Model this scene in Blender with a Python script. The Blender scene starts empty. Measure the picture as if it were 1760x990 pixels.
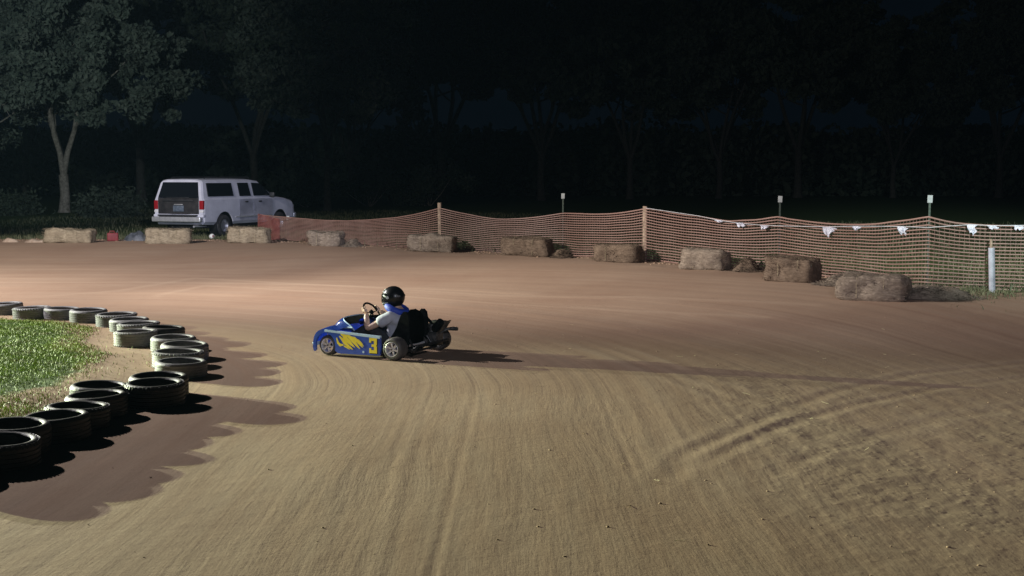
import bpy, bmesh, math, random
import numpy as np
from mathutils import Vector, Matrix, Euler, noise as mnoise
R = math.radians
sc = bpy.context.scene
col = sc.collection
random.seed(7); rng = np.random.default_rng(7)

# ------------------------------------------------------------ camera
cam_d = bpy.data.cameras.new('camera'); cam = bpy.data.objects.new('camera', cam_d); col.objects.link(cam)
cam_d.sensor_width = 36.0; cam_d.lens = 45.0
cam_d.clip_start = 0.05; cam_d.clip_end = 2000
cam.location = (0, 0, 2.35); cam.rotation_euler = (R(90 - 5.065), 0, 0)
sc.camera = cam

# ------------------------------------------------------------ night sky
w = bpy.data.worlds.new('World'); sc.world = w; w.use_nodes = True
nt = w.node_tree; bg = nt.nodes['Background']
bg.inputs['Color'].default_value = (0.24, 0.52, 0.95, 1); bg.inputs['Strength'].default_value = 0.0038

# ------------------------------------------------------------ floodlights and added fill spots round the track (all outside the picture)
def spot(name, loc, aim, energy, colr, size_deg, blend, rad):
    l = bpy.data.lights.new(name, 'SPOT'); l.energy = energy; l.color = colr
    l.spot_size = R(size_deg); l.spot_blend = blend; l.shadow_soft_size = rad
    o = bpy.data.objects.new(name, l); col.objects.link(o); o.location = loc
    o.rotation_euler = (Vector(aim) - Vector(loc)).to_track_quat('-Z', 'Y').to_euler()
    return o
# two low greenish-yellow floods to the left
spot('flood_low', (-30.0, 28.0, 4.7), (-1.5, 8.4, 0), 105000, (0.85, 1.0, 0.57), 40, 0.95, 0.09)
spot('flood_low', (-29.0, 30.2, 4.7), (-1.5, 8.0, 0), 60000, (0.95, 1.0, 0.82), 34, 0.95, 0.09)
# tall pole on the far side of the infield, cool white: one head on the track, then two added spots
spot('flood_tall_and_fill', (-16.5, 22.8, 9.0), (-6.0, 26.5, 0), 14000, (1.0, 0.95, 0.94), 138, 0.25, 0.13)
spot('flood_tall_and_fill', (-16.9, 22.6, 9.0), (5.0, 26.5, 0), 21000, (1.0, 0.93, 0.86), 50, 1.0, 0.13)  # added head, brightens the far middle and right of the track
spot('flood_tall_and_fill', (-15.2, 21.9, 8.0), (-28.0, 74.5, 11.0), 30000, (0.86, 1.0, 0.98), 38, 1.0, 0.12)  # added spot aimed at the trees on the left
# unseen spots behind the camera: a lamp on the car, then added fills
spot('flood_front_and_fill', (8.0, -13.0, 9.5), (-10.2, 43.0, 0.4), 56000, (0.74, 0.77, 1.0), 14, 0.9, 0.2)
spot('flood_front_and_fill', (1.0, -13.0, 9.5), (8.0, 26.5, 0.3), 15000, (0.84, 0.80, 1.0), 30, 1.0, 0.2)  # added fill for the right part of the net and rags
spot('flood_front_and_fill', (2.0, -13.0, 9.5), (15.0, 41.0, 0.0), 95000, (0.80, 1.0, 0.96), 16, 1.0, 0.2)  # added fill that brightens the grass beyond the fence
spot('flood_front_and_fill', (4.0, -13.0, 9.5), (-1.5, 16.6, 0.4), 8500, (0.84, 0.86, 1.0), 10, 1.0, 0.2)  # added narrow fill on the kart alone, clear of the tyres

K = 2200 / 1270            # depth of the place along y
sc.view_settings.view_transform = 'Standard'; sc.view_settings.look = 'None'
sc.view_settings.exposure = 0.0; sc.view_settings.gamma = 1.0
try: sc.view_settings.use_curve_mapping = False
except Exception: pass
sc.cycles.use_denoising = True
sc.cycles.max_bounces = 5

# ------------------------------------------------------------ helpers
def new_mat(name):
    m = bpy.data.materials.new(name); m.use_nodes = True
    t = m.node_tree; b = t.nodes['Principled BSDF']
    return m, t, b
def ramp(t, fac, stops):
    r = t.nodes.new('ShaderNodeValToRGB')
    while len(r.color_ramp.elements) < len(stops): r.color_ramp.elements.new(0.5)
    for e, (p, c) in zip(r.color_ramp.elements, stops):
        e.position = p; e.color = (c[0], c[1], c[2], 1)
    t.links.new(fac, r.inputs['Fac']); return r.outputs['Color']
def noise_node(t, vec, scale, detail=4, rough=0.6):
    n = t.nodes.new('ShaderNodeTexNoise'); n.inputs['Scale'].default_value = scale
    n.inputs['Detail'].default_value = detail; n.inputs['Roughness'].default_value = rough
    if vec is not None: t.links.new(vec, n.inputs['Vector'])
    return n.outputs['Fac']
def math_node(t, op, a, b=None, c=None, clamp=False):
    n = t.nodes.new('ShaderNodeMath'); n.operation = op; n.use_clamp = clamp
    for i, v in enumerate((a, b, c)):
        if v is None: continue
        if isinstance(v, (int, float)): n.inputs[i].default_value = v
        else: t.links.new(v, n.inputs[i])
    return n.outputs[0]
def mixc(t, fac, a, b, mode='MIX'):
    n = t.nodes.new('ShaderNodeMix'); n.data_type = 'RGBA'; n.blend_type = mode
    for i, v in ((0, fac), (6, a), (7, b)):
        if isinstance(v, (int, float)): n.inputs[i].default_value = v
        elif isinstance(v, tuple): n.inputs[i].default_value = (*v, 1)
        else: t.links.new(v, n.inputs[i])
    return n.outputs[2]
def bump(t, b, height, dist, strength=1.0, prev=None):
    n = t.nodes.new('ShaderNodeBump'); n.inputs['Distance'].default_value = dist; n.inputs['Strength'].default_value = strength
    t.links.new(height, n.inputs['Height'])
    if prev is not None: t.links.new(prev, n.inputs['Normal'])
    if b is not None: t.links.new(n.outputs[0], b.inputs['Normal'])
    return n.outputs[0]
def objvec(t): return t.nodes.new('ShaderNodeTexCoord').outputs['Object']
def worn(name, c0, c1, rough=0.6, metal=0.0, scale=8, bumpd=0.0, spec=0.5, lo=0.35, hi=0.65):
    m, t, b = new_mat(name); v = objvec(t)
    f = noise_node(t, v, scale, 6, 0.65)
    t.links.new(ramp(t, f, [(lo, c0), (hi, c1)]), b.inputs['Base Color'])
    b.inputs['Roughness'].default_value = rough; b.inputs['Metallic'].default_value = metal
    b.inputs['Specular IOR Level'].default_value = spec
    if bumpd: bump(t, b, noise_node(t, v, scale * 3, 6, 0.7), bumpd)
    return m

class MB:
    """collects shapes into one mesh"""
    def __init__(s): s.b = bmesh.new()
    def box(s, c, size, rot=None, bev=0.0, seg=2):
        r = bmesh.ops.create_cube(s.b, size=1.0)
        M = Matrix.Translation(Vector(c)) @ (rot.to_matrix().to_4x4() if rot is not None else Matrix()) @ Matrix.Diagonal((*size, 1))
        bmesh.ops.transform(s.b, matrix=M, verts=r['verts'])
        if bev:
            es = list({e for v in r['verts'] for e in v.link_edges})
            bmesh.ops.bevel(s.b, geom=es, offset=bev, segments=seg, affect='EDGES', profile=0.6)
        return s
    def cone(s, a, b, r1, r2, n=16, caps=True):
        a = Vector(a); b = Vector(b); d = b - a
        r = bmesh.ops.create_cone(s.b, cap_ends=caps, segments=n, radius1=r1, radius2=r2, depth=d.length)
        M = Matrix.Translation((a + b) / 2) @ d.to_track_quat('Z', 'Y').to_matrix().to_4x4()
        bmesh.ops.transform(s.b, matrix=M, verts=r['verts']); return s
    def tube(s, pts, rad, n=8, caps=True):
        pts = [Vector(p) for p in pts]
        rads = rad if isinstance(rad, (list, tuple)) else [rad] * len(pts)
        rings = []; up = Vector((0, 0, 1))
        prev = None
        for i, p in enumerate(pts):
            d = (pts[min(i + 1, len(pts) - 1)] - pts[max(i - 1, 0)]).normalized()
            if prev is None:
                x = d.cross(up)
                if x.length < 1e-3: x = d.cross(Vector((0, 1, 0)))
            else: x = prev - d * prev.dot(d)
            x.normalize(); prev = x; y = d.cross(x)
            rings.append([s.b.verts.new(p + (x * math.cos(2 * math.pi * k / n) + y * math.sin(2 * math.pi * k / n)) * rads[i]) for k in range(n)])
        for A, B in zip(rings, rings[1:]):
            for k in range(n): s.b.faces.new((A[k], A[(k + 1) % n], B[(k + 1) % n], B[k]))
        if caps: s.b.faces.new(rings[0][::-1]); s.b.faces.new(rings[-1])
        return s
    def lathe(s, prof, axis='z', c=(0, 0, 0), n=40, closed=True):
        c = Vector(c); rings = []
        for (r, h) in prof:
            ring = []
            for k in range(n):
                a = 2 * math.pi * k / n
                p = Vector((r * math.cos(a), r * math.sin(a), h))
                if axis == 'y': p = Vector((p.x, p.z, p.y))
                if axis == 'x': p = Vector((p.z, p.y, p.x))
                ring.append(s.b.verts.new(c + p))
            rings.append(ring)
        m = len(rings)
        for i in range(m if closed else m - 1):
            A = rings[i]; B = rings[(i + 1) % m]
            for k in range(n): s.b.faces.new((A[k], A[(k + 1) % n], B[(k + 1) % n], B[k]))
        return s
    def prism(s, poly, y0, y1, plane='xz'):
        def P(u, v, h): return (u, h, v) if plane == 'xz' else (u, v, h)
        A = [s.b.verts.new(P(u, v, y0)) for u, v in poly]; B = [s.b.verts.new(P(u, v, y1)) for u, v in poly]
        n = len(poly)
        s.b.faces.new(A); s.b.faces.new(B[::-1])
        for i in range(n): s.b.faces.new((A[i], B[i], B[(i + 1) % n], A[(i + 1) % n]))
        return s
    def grid(s, P, closed_u=False):
        V = [[s.b.verts.new(p) for p in row] for row in P]
        for A, B in zip(V, V[1:]):
            for k in range(len(A) - 1): s.b.faces.new((A[k], A[k + 1], B[k + 1], B[k]))
        return V
    def build(s, name, mat, parent=None, smooth=True, angle=40):
        bmesh.ops.recalc_face_normals(s.b, faces=s.b.faces)
        me = bpy.data.meshes.new(name); s.b.to_mesh(me); s.b.free()
        if smooth:
            for p in me.polygons: p.use_smooth = True
            me.set_sharp_from_angle(angle=R(angle))
        me.materials.append(mat)
        o = bpy.data.objects.new(name, me); col.objects.link(o)
        if parent is not None: o.parent = parent
        return o
def raw_mesh(name, verts, faces, mat, parent=None, smooth=False):
    me = bpy.data.meshes.new(name)
    verts = np.asarray(verts, np.float32); faces = np.asarray(faces, np.int32)
    k = faces.shape[1]
    me.vertices.add(len(verts)); me.vertices.foreach_set('co', verts.ravel())
    me.loops.add(faces.size); me.loops.foreach_set('vertex_index', faces.ravel())
    me.polygons.add(len(faces)); me.polygons.foreach_set('loop_start', np.arange(0, faces.size, k, dtype=np.int32))
    me.update(calc_edges=True)
    if smooth: me.polygons.foreach_set('use_smooth', np.ones(len(faces), bool))
    me.materials.append(mat)
    o = bpy.data.objects.new(name, me); col.objects.link(o)
    if parent is not None: o.parent = parent
    return o
def empty(name, loc, rz=0):
    o = bpy.data.objects.new(name, None); col.objects.link(o); o.location = loc; o.rotation_euler = (0, 0, rz); o.empty_display_size = 0.2
    return o
def tag(o, label=None, cat=None, group=None, kind=None):
    if label: o['label'] = label
    if cat: o['category'] = cat
    if group: o['group'] = group
    if kind: o['kind'] = kind
    return o
def kids(o): return [c for c in bpy.data.objects if c.parent == o]
def copy_tree(o, parent=None):
    c = o.copy(); col.objects.link(c)
    if parent is not None: c.parent = parent
    for ch in kids(o): copy_tree(ch, c)
    return c

# ------------------------------------------------------------ numpy noise
def vnoise(x, y, seed=0):
    xi = np.floor(x).astype(np.int64); yi = np.floor(y).astype(np.int64); xf = x - xi; yf = y - yi
    def h(a, b):
        n = (a * 374761393 + b * 668265263 + seed * 1442695041) & 0xffffffff
        n = ((n ^ (n >> 13)) * 1274126177) & 0xffffffff
        return ((n ^ (n >> 16)) & 0xffff) / 65535.0
    u = xf * xf * (3 - 2 * xf); v = yf * yf * (3 - 2 * yf)
    return (h(xi, yi) * (1 - u) + h(xi + 1, yi) * u) * (1 - v) + (h(xi, yi + 1) * (1 - u) + h(xi + 1, yi + 1) * u) * v
def fbm(x, y, seed=0, oct=4):
    s = 0; a = 0.5; tot = 0
    for k in range(oct): s = s + a * vnoise(x * 2 ** k, y * 2 ** k, seed + k); tot += a; a *= 0.55
    return s / tot
def sstep(a, b, x): t = np.clip((x - a) / (b - a), 0, 1); return t * t * (3 - 2 * t)
def pdist(X, Y, poly):
    """distance and arc position to a polyline"""
    best = np.full(np.shape(X), 1e9); S = np.zeros(np.shape(X)); acc = 0
    for (ax, ay), (bx, by) in zip(poly, poly[1:]):
        dx, dy = bx - ax, by - ay; L = math.hypot(dx, dy)
        t = np.clip(((X - ax) * dx + (Y - ay) * dy) / (L * L), 0, 1)
        d = np.hypot(X - ax - t * dx, Y - ay - t * dy); k = d < best
        best = np.where(k, d, best); S = np.where(k, acc + t * L, S); acc += L
    return best, S

FENCE = [(-7.98, 23.27), (-4.80, 21.71), (-1.95, 20.03), (1.30, 18.86), (3.17, 17.57), (5.64, 15.55), (7.47, 13.21), (8.8, 12.95), (10.22, 12.70)]
FENCE = [(x, y * K) for x, y in FENCE]
RIM = [(-60, 44.0), (-30, 42.0), (-17, 40.6), (-12, 40.3)] + FENCE + [(20, 19.6), (60, 16.0)]
rx = np.array([p[0] for p in RIM]); ry = np.array([p[1] for p in RIM])
# the line of tyres, walked from the far left round the tip and back towards the camera
def resample(P, d):
    out = [P[0]]; acc = 0.0; seg = list(zip(P, P[1:])); need = d
    for (a, b_) in seg:
        L = math.hypot(b_[0] - a[0], b_[1] - a[1]); pos = 0.0
        while L - pos >= need:
            pos += need; out.append((a[0] + (b_[0] - a[0]) * pos / L, a[1] + (b_[1] - a[1]) * pos / L)); need = d
        need -= L - pos
    return out
ROW_FAR = [(-8.594, 21.577), (-7.889, 20.911), (-7.35, 20.802), (-6.773, 20.358), (-6.167, 19.84)]
ROW_BEND = [(-5.773, 19.188), (-5.456, 18.578), (-5.211, 17.597), (-4.535, 17.019), (-4.19, 16.248), (-4.102, 15.595), (-3.874, 14.848)]
CHAIN_NEAR = [(-3.76, 13.483), (-3.652, 12.944), (-4.199, 12.879), (-4.056, 12.35), (-4.055, 11.801), (-4.061, 11.253), (-4.235, 10.733), (-4.128, 10.197), (-4.338, 9.692)]
CHAIN_FAR = ROW_FAR + ROW_BEND
ISLE = [(-60, 25), (-20, 23.2)] + CHAIN_FAR + CHAIN_NEAR + [(-4.35, 8.5), (-4.45, -40)]
CORE = [(-8.6, -60), (-8.6, 13.7), (-60, 16.0)]
def inside(X, Y, poly):
    c = np.zeros(np.shape(X), bool); n = len(poly)
    for i in range(n):
        x1, y1 = poly[i]; x2, y2 = poly[i - 1]
        if y1 == y2: continue
        k = ((y1 > Y) != (y2 > Y)) & (X < (x2 - x1) * (Y - y1) / (y2 - y1) + x1); c ^= k
    return c
RUTS = [([(0.9, 5.2), (1.53, 6.21), (2.03, 6.69), (2.67, 7.28), (3.58, 8.01), (4.8, 8.7), (6.54, 9.19), (10, 9.6)], 0.09, -0.010),
        ([(1.0, 5.4), (1.85, 6.25), (2.52, 6.83), (3.47, 7.47), (4.76, 8.12), (6.1, 8.55), (10, 9.0)], 0.08, -0.010),
        ([(1.5, 5.2), (2.6, 6.2), (4.2, 7.1), (6.0, 7.7), (9, 8.2)], 0.10, -0.006),
        ([(-9.6, 13.8), (-7.96, 14.91), (-7.63, 15.72), (-7.21, 16.8), (-5.11, 16.06), (-3.0, 15.4), (-0.23, 14.3), (2.38, 13.52), (5.05, 12.11)], 0.13, 0.009),
        ([(-6.6, 13.6), (-6.9, 14.4), (-6.5, 15.6), (-4.5, 15.0), (-2.0, 14.2), (1.0, 13.0), (4.0, 11.6)], 0.10, 0.007),
        ([(1.2, 10.6), (1.9, 9.3), (2.35, 8.4), (2.9, 7.4)], 0.08, 0.005),
        ([(0.8, 10.5), (1.5, 9.2), (2.0, 8.2), (2.5, 7.2)], 0.08, -0.005)]
_r = random.Random(5)
# many faint single wheel lines following the bend: (across, along start, along end, half width, depth)
LINES = [(_r.uniform(4.7, 20), _r.uniform(58, 76), 0, _r.uniform(.025, .07), _r.choice((-1, -1, 1)) * _r.uniform(.0005, .0014), _r.uniform(-.03, .03)) for _ in range(170)]
LINES = [(a, b, b + _r.uniform(3, 12), w_, d_, k_) for a, b, c_, w_, d_, k_ in LINES]
CORE = [(-8.6, -60), (-8.6, 13.7), (-60, 16.0)]
def wheel_lines(X, Y):
    """relief and brightness of the faint wheel lines"""
    ac, al = pdist(X, Y, CORE); ang = np.degrees(np.arctan2(Y - 13.7, X + 8.4)); al = 66 + np.where(ac < 1e8, ang, 0) / 9.0
    al = np.where(Y < 13.7, 66 + (Y - 13.7) * .8, al); z = np.zeros(np.shape(X)); br = np.zeros(np.shape(X))
    for a, b_, e, w_, d_, k_ in LINES:
        q = ac - a - k_ * (al - b_) - .05 * np.sin(al * .35 + a * 5)
        m = np.exp(-(q / w_) ** 2) * sstep(b_ - .1, b_ + 2.5, al) * sstep(e, e - 2.5, al)
        z += d_ * m - .5 * d_ * np.exp(-((np.abs(q) - 1.8 * w_) / (w_ * .8)) ** 2) * (m > -1) * sstep(b_ - .1, b_ + 2.5, al) * sstep(e, e - 2.5, al); br += m * (.8 if d_ > 0 else -.35)
    return z, br
RUTS = [([(x, y * K) for x, y in p_], w_, d_ * .55) for p_, w_, d_ in RUTS]
def ground_z(X, Y, fine=True):
    X = np.asarray(X, float); Y = np.asarray(Y, float)
    d, _ = pdist(X, Y, RIM); s = np.where(Y < np.interp(X, rx, ry), d, -d)     # + = track side
    z = 0.3 * sstep(6.8, 0.9, s)
    out = sstep(-0.3, -2.2, s); z = z * (1 - out) + 0.15 * out
    if fine:
        near = 1 - sstep(55, 90, np.hypot(X, Y))
        z = z + near * (0.022 * (fbm(X * 0.45, Y * 0.3, 3) - 0.5))
        z = z + near * 0.05 * (fbm(X * 1.6, Y * 1.6, 9) - 0.5) * sstep(1.2, 0.2, np.abs(s - 0.4))
        for poly, wd, dz in RUTS:
            q, S_ = pdist(X, Y, poly); L_ = sum(math.hypot(b_[0] - a_[0], b_[1] - a_[1]) for a_, b_ in zip(poly, poly[1:])); fd = sstep(0, 2.0, S_) * sstep(L_, L_ - 1.5, S_)
            z = z + fd * (dz * np.exp(-(q / wd) ** 2) * (0.6 + 0.8 * vnoise(X * 2.5, Y * 2.5, 5)) - dz * 0.45 * np.exp(-((q - 1.9 * wd) / (wd * 0.8)) ** 2))
        zl, _ = wheel_lines(X, Y); z = z + zl * near
    return z
def gz(x, y): return float(ground_z(np.array([x]), np.array([y]))[0])

# ------------------------------------------------------------ ground materials
def ground_material():
    m, t, b = new_mat('dirt_and_grass')
    def attr(n):
        a = t.nodes.new('ShaderNodeAttribute'); a.attribute_name = n; return a.outputs['Fac']
    ts, td, gr, rut_and_band, rough_a = attr('along'), attr('across'), attr('grass'), attr('rut_and_band'), attr('clods')
    geo = t.nodes.new('ShaderNodeNewGeometry').outputs['Position']
    def comb(x, y, z=None):
        c = t.nodes.new('ShaderNodeCombineXYZ'); t.links.new(x, c.inputs[0]); t.links.new(y, c.inputs[1]); return c.outputs[0]
    wmp = t.nodes.new('ShaderNodeMapping'); wmp.inputs['Scale'].default_value = (.35, .12, .3); t.links.new(geo, wmp.inputs[0]); wob = noise_node(t, wmp.outputs[0], 1.0, 2, 0.5)
    tdw = math_node(t, 'ADD', td, math_node(t, 'MULTIPLY', wob, 0.8))
    st1 = noise_node(t, comb(math_node(t, 'MULTIPLY', ts, 0.16), math_node(t, 'MULTIPLY', tdw, 1.9)), 1.0, 6, 0.66)
    st2 = noise_node(t, comb(math_node(t, 'MULTIPLY', ts, 0.7), math_node(t, 'MULTIPLY', tdw, 6.0)), 1.0, 5, 0.6)
    big = noise_node(t, geo, 0.33, 5, 0.6)
    fine = noise_node(t, geo, 34, 6, 0.7)
    med = noise_node(t, geo, 5.0, 6, 0.62)
    dirt = ramp(t, st1, [(0.32, (0.272, 0.180, 0.122)), (0.52, (0.325, 0.220, 0.150)), (0.70, (0.385, 0.268, 0.186))])
    dirt = mixc(t, ramp(t, st2, [(0.35, (0, 0, 0)), (0.75, (1, 1, 1))]), dirt, (0.315, 0.226, 0.162))
    m1 = mixc(t, ramp(t, big, [(0.40, (0, 0, 0)), (0.66, (1, 1, 1))]), dirt, mixc(t, 0.5, dirt, (0.245, 0.150, 0.100)))
    m1 = mixc(t, math_node(t, 'MULTIPLY', ramp(t, fine, [(0.3, (1, 1, 1)), (0.5, (0, 0, 0))]), 0.35), m1, (0.18, 0.11, 0.07))
    m1 = mixc(t, math_node(t, 'MULTIPLY', rut_and_band, 0.38, clamp=True), m1, (0.43, 0.315, 0.225))
    m1 = mixc(t, math_node(t, 'MULTIPLY', rut_and_band, -0.5, clamp=True), m1, (0.20, 0.115, 0.082))
    # worn, loose strip where little rubber runs
    loose = mixc(t, med, (0.185, 0.135, 0.092), (0.275, 0.208, 0.145))
    m1 = mixc(t, math_node(t, 'MULTIPLY', rough_a, 0.55), m1, loose)
    # grass soil
    gn = math_node(t, 'ADD', gr, math_node(t, 'MULTIPLY', math_node(t, 'SUBTRACT', noise_node(t, geo, 2.6, 6, 0.7), 0.5), 0.9))
    gmask = ramp(t, gn, [(0.42, (0, 0, 0)), (0.62, (1, 1, 1))])
    gcol = ramp(t, noise_node(t, geo, 7, 6, 0.7), [(0.3, (0.035, 0.058, 0.018)), (0.55, (0.065, 0.105, 0.028)), (0.75, (0.12, 0.135, 0.05))])
    t.links.new(mixc(t, gmask, m1, gcol), b.inputs['Base Color'])
    b.inputs['Roughness'].default_value = 0.93; b.inputs['Specular IOR Level'].default_value = 0.15
    # relief
    vo = t.nodes.new('ShaderNodeTexVoronoi'); vo.inputs['Scale'].default_value = 11; vo.inputs['Randomness'].default_value = 1.0
    t.links.new(geo, vo.inputs['Vector'])
    pits = math_node(t, 'MULTIPLY', ramp(t, vo.outputs['Distance'], [(0.0, (1, 1, 1)), (0.42, (0, 0, 0))]), rough_a)
    h = math_node(t, 'ADD', math_node(t, 'MULTIPLY', st1, 1.0), math_node(t, 'MULTIPLY', math_node(t, 'MULTIPLY', st2, big), 0.14))
    n1 = bump(t, None, h, 0.0125, 1.0)
    n2 = bump(t, None, math_node(t, 'ADD', med, math_node(t, 'MULTIPLY', pits, math_node(t, 'MULTIPLY', med, 1.4))), 0.0050, 1.0, n1)
    bump(t, b, fine, 0.0018, 1.0, n2)
    return m
GM = ground_material()

def build_ground():
    ang = np.concatenate([np.arange(-180, -28, 4.0), np.arange(-28, 28, 0.11), np.arange(28, 180, 4.0)])
    rad = [0.05, 0.6, 1.4, 2.2]
    while rad[-1] < 110: rad.append(rad[-1] * (1.02 if rad[-1] < 5.5 else 1.0042 if rad[-1] < 50 else 1.02))
    while rad[-1] < 900: rad.append(rad[-1] * 1.12)
    rad = np.array(rad); A, Rr = np.meshgrid(np.radians(ang), rad, indexing='ij')
    X = np.sin(A) * Rr; Y = np.cos(A) * Rr
    n, m = X.shape; X = X.ravel(); Y = Y.ravel()
    Z = ground_z(X, Y)
    isl = inside(X, Y, ISLE + [(-60, -40)]); di, _ = pdist(X, Y, ISLE); si = np.where(isl, di, -di)
    Z = Z + 0.05 * sstep(0.2, 1.2, si)
    dr, _ = pdist(X, Y, RIM); sr = np.where(Y < np.interp(X, rx, ry), dr, -dr)
    across, along = pdist(X, Y, CORE)
    # the far half of the outside has a worn grass verge right under the fence on the right side
    verge = sstep(0.9, -0.1, sr + 0.5 * (vnoise(X * 1.3, Y * 1.3, 4) - .5)) * sstep(3.5, 7.5, X) * 0.62
    lw = sstep(-9.0, -4.3, X)                                   # bare soil at the tip of the island
    bare = sstep(1.9, 0.6, si) * lw + sstep(0.9, 0.35, si) * 0.7
    grass = np.clip(np.maximum(sstep(0.25, 0.55, si) - bare, 0) + np.maximum(sstep(0.1, -0.9, sr), verge) + 0.0, 0, 1)
    rut_and_band = np.zeros_like(X)
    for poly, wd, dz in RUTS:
        q, S_ = pdist(X, Y, poly); rut_and_band = np.maximum(rut_and_band, np.exp(-((q - (0 if dz > 0 else 1.7 * wd)) / (wd)) ** 2) * sstep(0, 2.0, S_))
    _, wl = wheel_lines(X, Y); qs, _ = pdist(X, Y, [(-.6, 17.4), (.8, 18.4), (2.6, 19.2), (4.2, 19.6)]); rut_and_band = np.clip(rut_and_band * .8 + wl * .6 - .75 * np.exp(-(qs / (.55 + .3 * vnoise(X * 1.2, Y * .6, 40))) ** 2), -.8, 1)  # wheel lines, plus a broad darker reddish band right of the kart
    clods = sstep(1.2, 3.0, X) * sstep(18, 12, Y) * (0.55 + 0.45 * sstep(.4, .6, vnoise(X * .8, Y * .8, 2)))
    clods = np.maximum(clods, 0.7 * sstep(1.3, 0.3, sr) * (sr > -0.5))
    Z = Z + clods * 0.022 * (fbm(X * 5, Y * 5, 31) - .5) * (np.hypot(X, Y) < 45)
    idx = np.arange(n * m).reshape(n, m); nx = np.roll(idx, -1, axis=0)
    F = np.stack([idx[:, :-1], nx[:, :-1], nx[:, 1:], idx[:, 1:]], -1).reshape(-1, 4)
    V = np.stack([X, Y, Z], -1)
    fc = V[F].mean(1)
    fi = inside(fc[:, 0], fc[:, 1], ISLE + [(-60, -40)])
    fo = (fc[:, 1] > np.interp(fc[:, 0], rx, ry)) & ~fi
    for name, mask in (('dirt_track', ~(fi | fo)), ('infield', fi), ('field', fo)):
        f = F[mask]; used, inv = np.unique(f, return_inverse=True)
        o = raw_mesh(name, V[used], inv.reshape(-1, 4)[:, ::-1], GM, smooth=True)
        for an, arr in (('along', along), ('across', across), ('grass', grass), ('rut_and_band', rut_and_band), ('clods', clods)):
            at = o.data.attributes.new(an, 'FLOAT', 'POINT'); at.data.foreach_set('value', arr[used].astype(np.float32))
        tag(o, kind='structure')
build_ground()

# ------------------------------------------------------------ grass blades and loose dirt
def blades(name, P, hmin, hmax, wd, mat, label, lean=0.5):
    n = len(P); a = rng.uniform(0, 2 * np.pi, n); h = rng.uniform(hmin, hmax, n)[:, None]
    dx = np.stack([np.cos(a), np.sin(a), np.zeros(n)], -1) * wd * rng.uniform(.6, 1.3, n)[:, None]
    la = rng.uniform(0, 2 * np.pi, n); l = rng.uniform(0, lean, n)[:, None]
    tip = np.stack([np.cos(la), np.sin(la), np.zeros(n)], -1) * l * h
    mid = P + tip * 0.35 + np.array([0, 0, 1]) * h * 0.55
    top = P + tip + np.array([0, 0, 1]) * h
    V = np.stack([P - dx, P + dx, mid + dx * .7, mid - dx * .7, top], 1).reshape(-1, 3)
    b = np.arange(n)[:, None] * 5
    F = np.concatenate([b + [0, 1, 2], b + [0, 2, 3], b + [3, 2, 4]], 0)
    o = raw_mesh(name, V, F, mat); tag(o, label, 'grass', kind='stuff'); return o
m_grass, t, b = new_mat('lawn_blades'); gp = t.nodes.new('ShaderNodeNewGeometry').outputs['Position']
c = ramp(t, noise_node(t, gp, 1.7, 5, 0.7), [(0.32, (0.26, 0.23, 0.09)), (0.44, (0.22, 0.30, 0.05)), (0.60, (0.32, 0.43, 0.06)), (0.78, (0.44, 0.50, 0.11))])
c = mixc(t, ramp(t, noise_node(t, gp, 45, 2, 0.5), [(0.52, (0, 0, 0)), (0.68, (1, 1, 1))]), c, (0.25, 0.24, 0.11))
t.links.new(c, b.inputs['Base Color']); b.inputs['Roughness'].default_value = 0.6
m_weed = worn('field_blades', (0.040, 0.055, 0.020), (0.12, 0.115, 0.055), 0.7, scale=2.2)
def isle_points(n):
    X = rng.uniform(-12.5, -3.6, n); Y = rng.uniform(5.5, 23, n)
    k = inside(X, Y, ISLE + [(-60, -40)]); X = X[k]; Y = Y[k]
    di, _ = pdist(X, Y, ISLE); lw = sstep(-7.2, -4.4, X)
    tipz = np.exp(-((X + 4.5) / 1.3) ** 2 - ((Y - 14.2) / 1.6) ** 2)
    p = sstep(0.28, 0.62, di - 0.55 * lw * sstep(12.5, 15.5, Y) + 0.5 * (fbm(X * 1.5, Y * 1.5, 8) - .5)) * (1 - 0.9 * tipz) * (0.60 + 0.65 * sstep(.33, .58, fbm(X * .9, Y * .9, 21))) + 0.02
    k = rng.random(len(X)) < p; X = X[k]; Y = Y[k]; di = di[k]
    Z = ground_z(X, Y) + 0.05 * sstep(0.2, 1.2, di)
    return np.stack([X, Y, Z - 0.004], -1)
blades('infield_grass', isle_points(480000), 0.012, 0.045, 0.0042, m_grass, 'bright green patchy lawn inside the ring of tyres', 0.9)
def field_points(n):
    X = rng.uniform(-24, 30, n); off = np.where(rng.random(n) < .5, rng.exponential(2.6, n), rng.uniform(0, 38, n)) - 0.1; Y = np.interp(X, rx, ry) + off
    p = 0.25 + 0.75 * sstep(.4, .6, fbm(X * .9, Y * .9, 5)); p = p * np.where((off < .25) & (X > -8) & (X < 5), .25, 1)
    k = rng.random(n) < p; X = X[k]; Y = Y[k]; return np.stack([X, Y, ground_z(X, Y) - 0.005], -1)
blades('field_grass', field_points(110000), 0.04, 0.19, 0.011, m_weed, 'dark rough grass of the field beyond the track edge', 0.8)
def rough_points(n):
    X = rng.uniform(5.2, 12, n); Y = np.interp(X, rx, ry) - rng.exponential(0.8, n) + 0.3
    k = rng.random(n) < sstep(.45, .6, fbm(X * 1.6, Y * 1.6, 77)) * sstep(5.6, 7.2, X); X = X[k]; Y = Y[k]
    return np.stack([X, Y, ground_z(X, Y) - 0.005], -1)
blades('verge_grass', rough_points(9000), 0.03, 0.11, 0.008, m_weed, 'sparse trampled grass on the dirt near the white pipe', 0.9)

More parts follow.
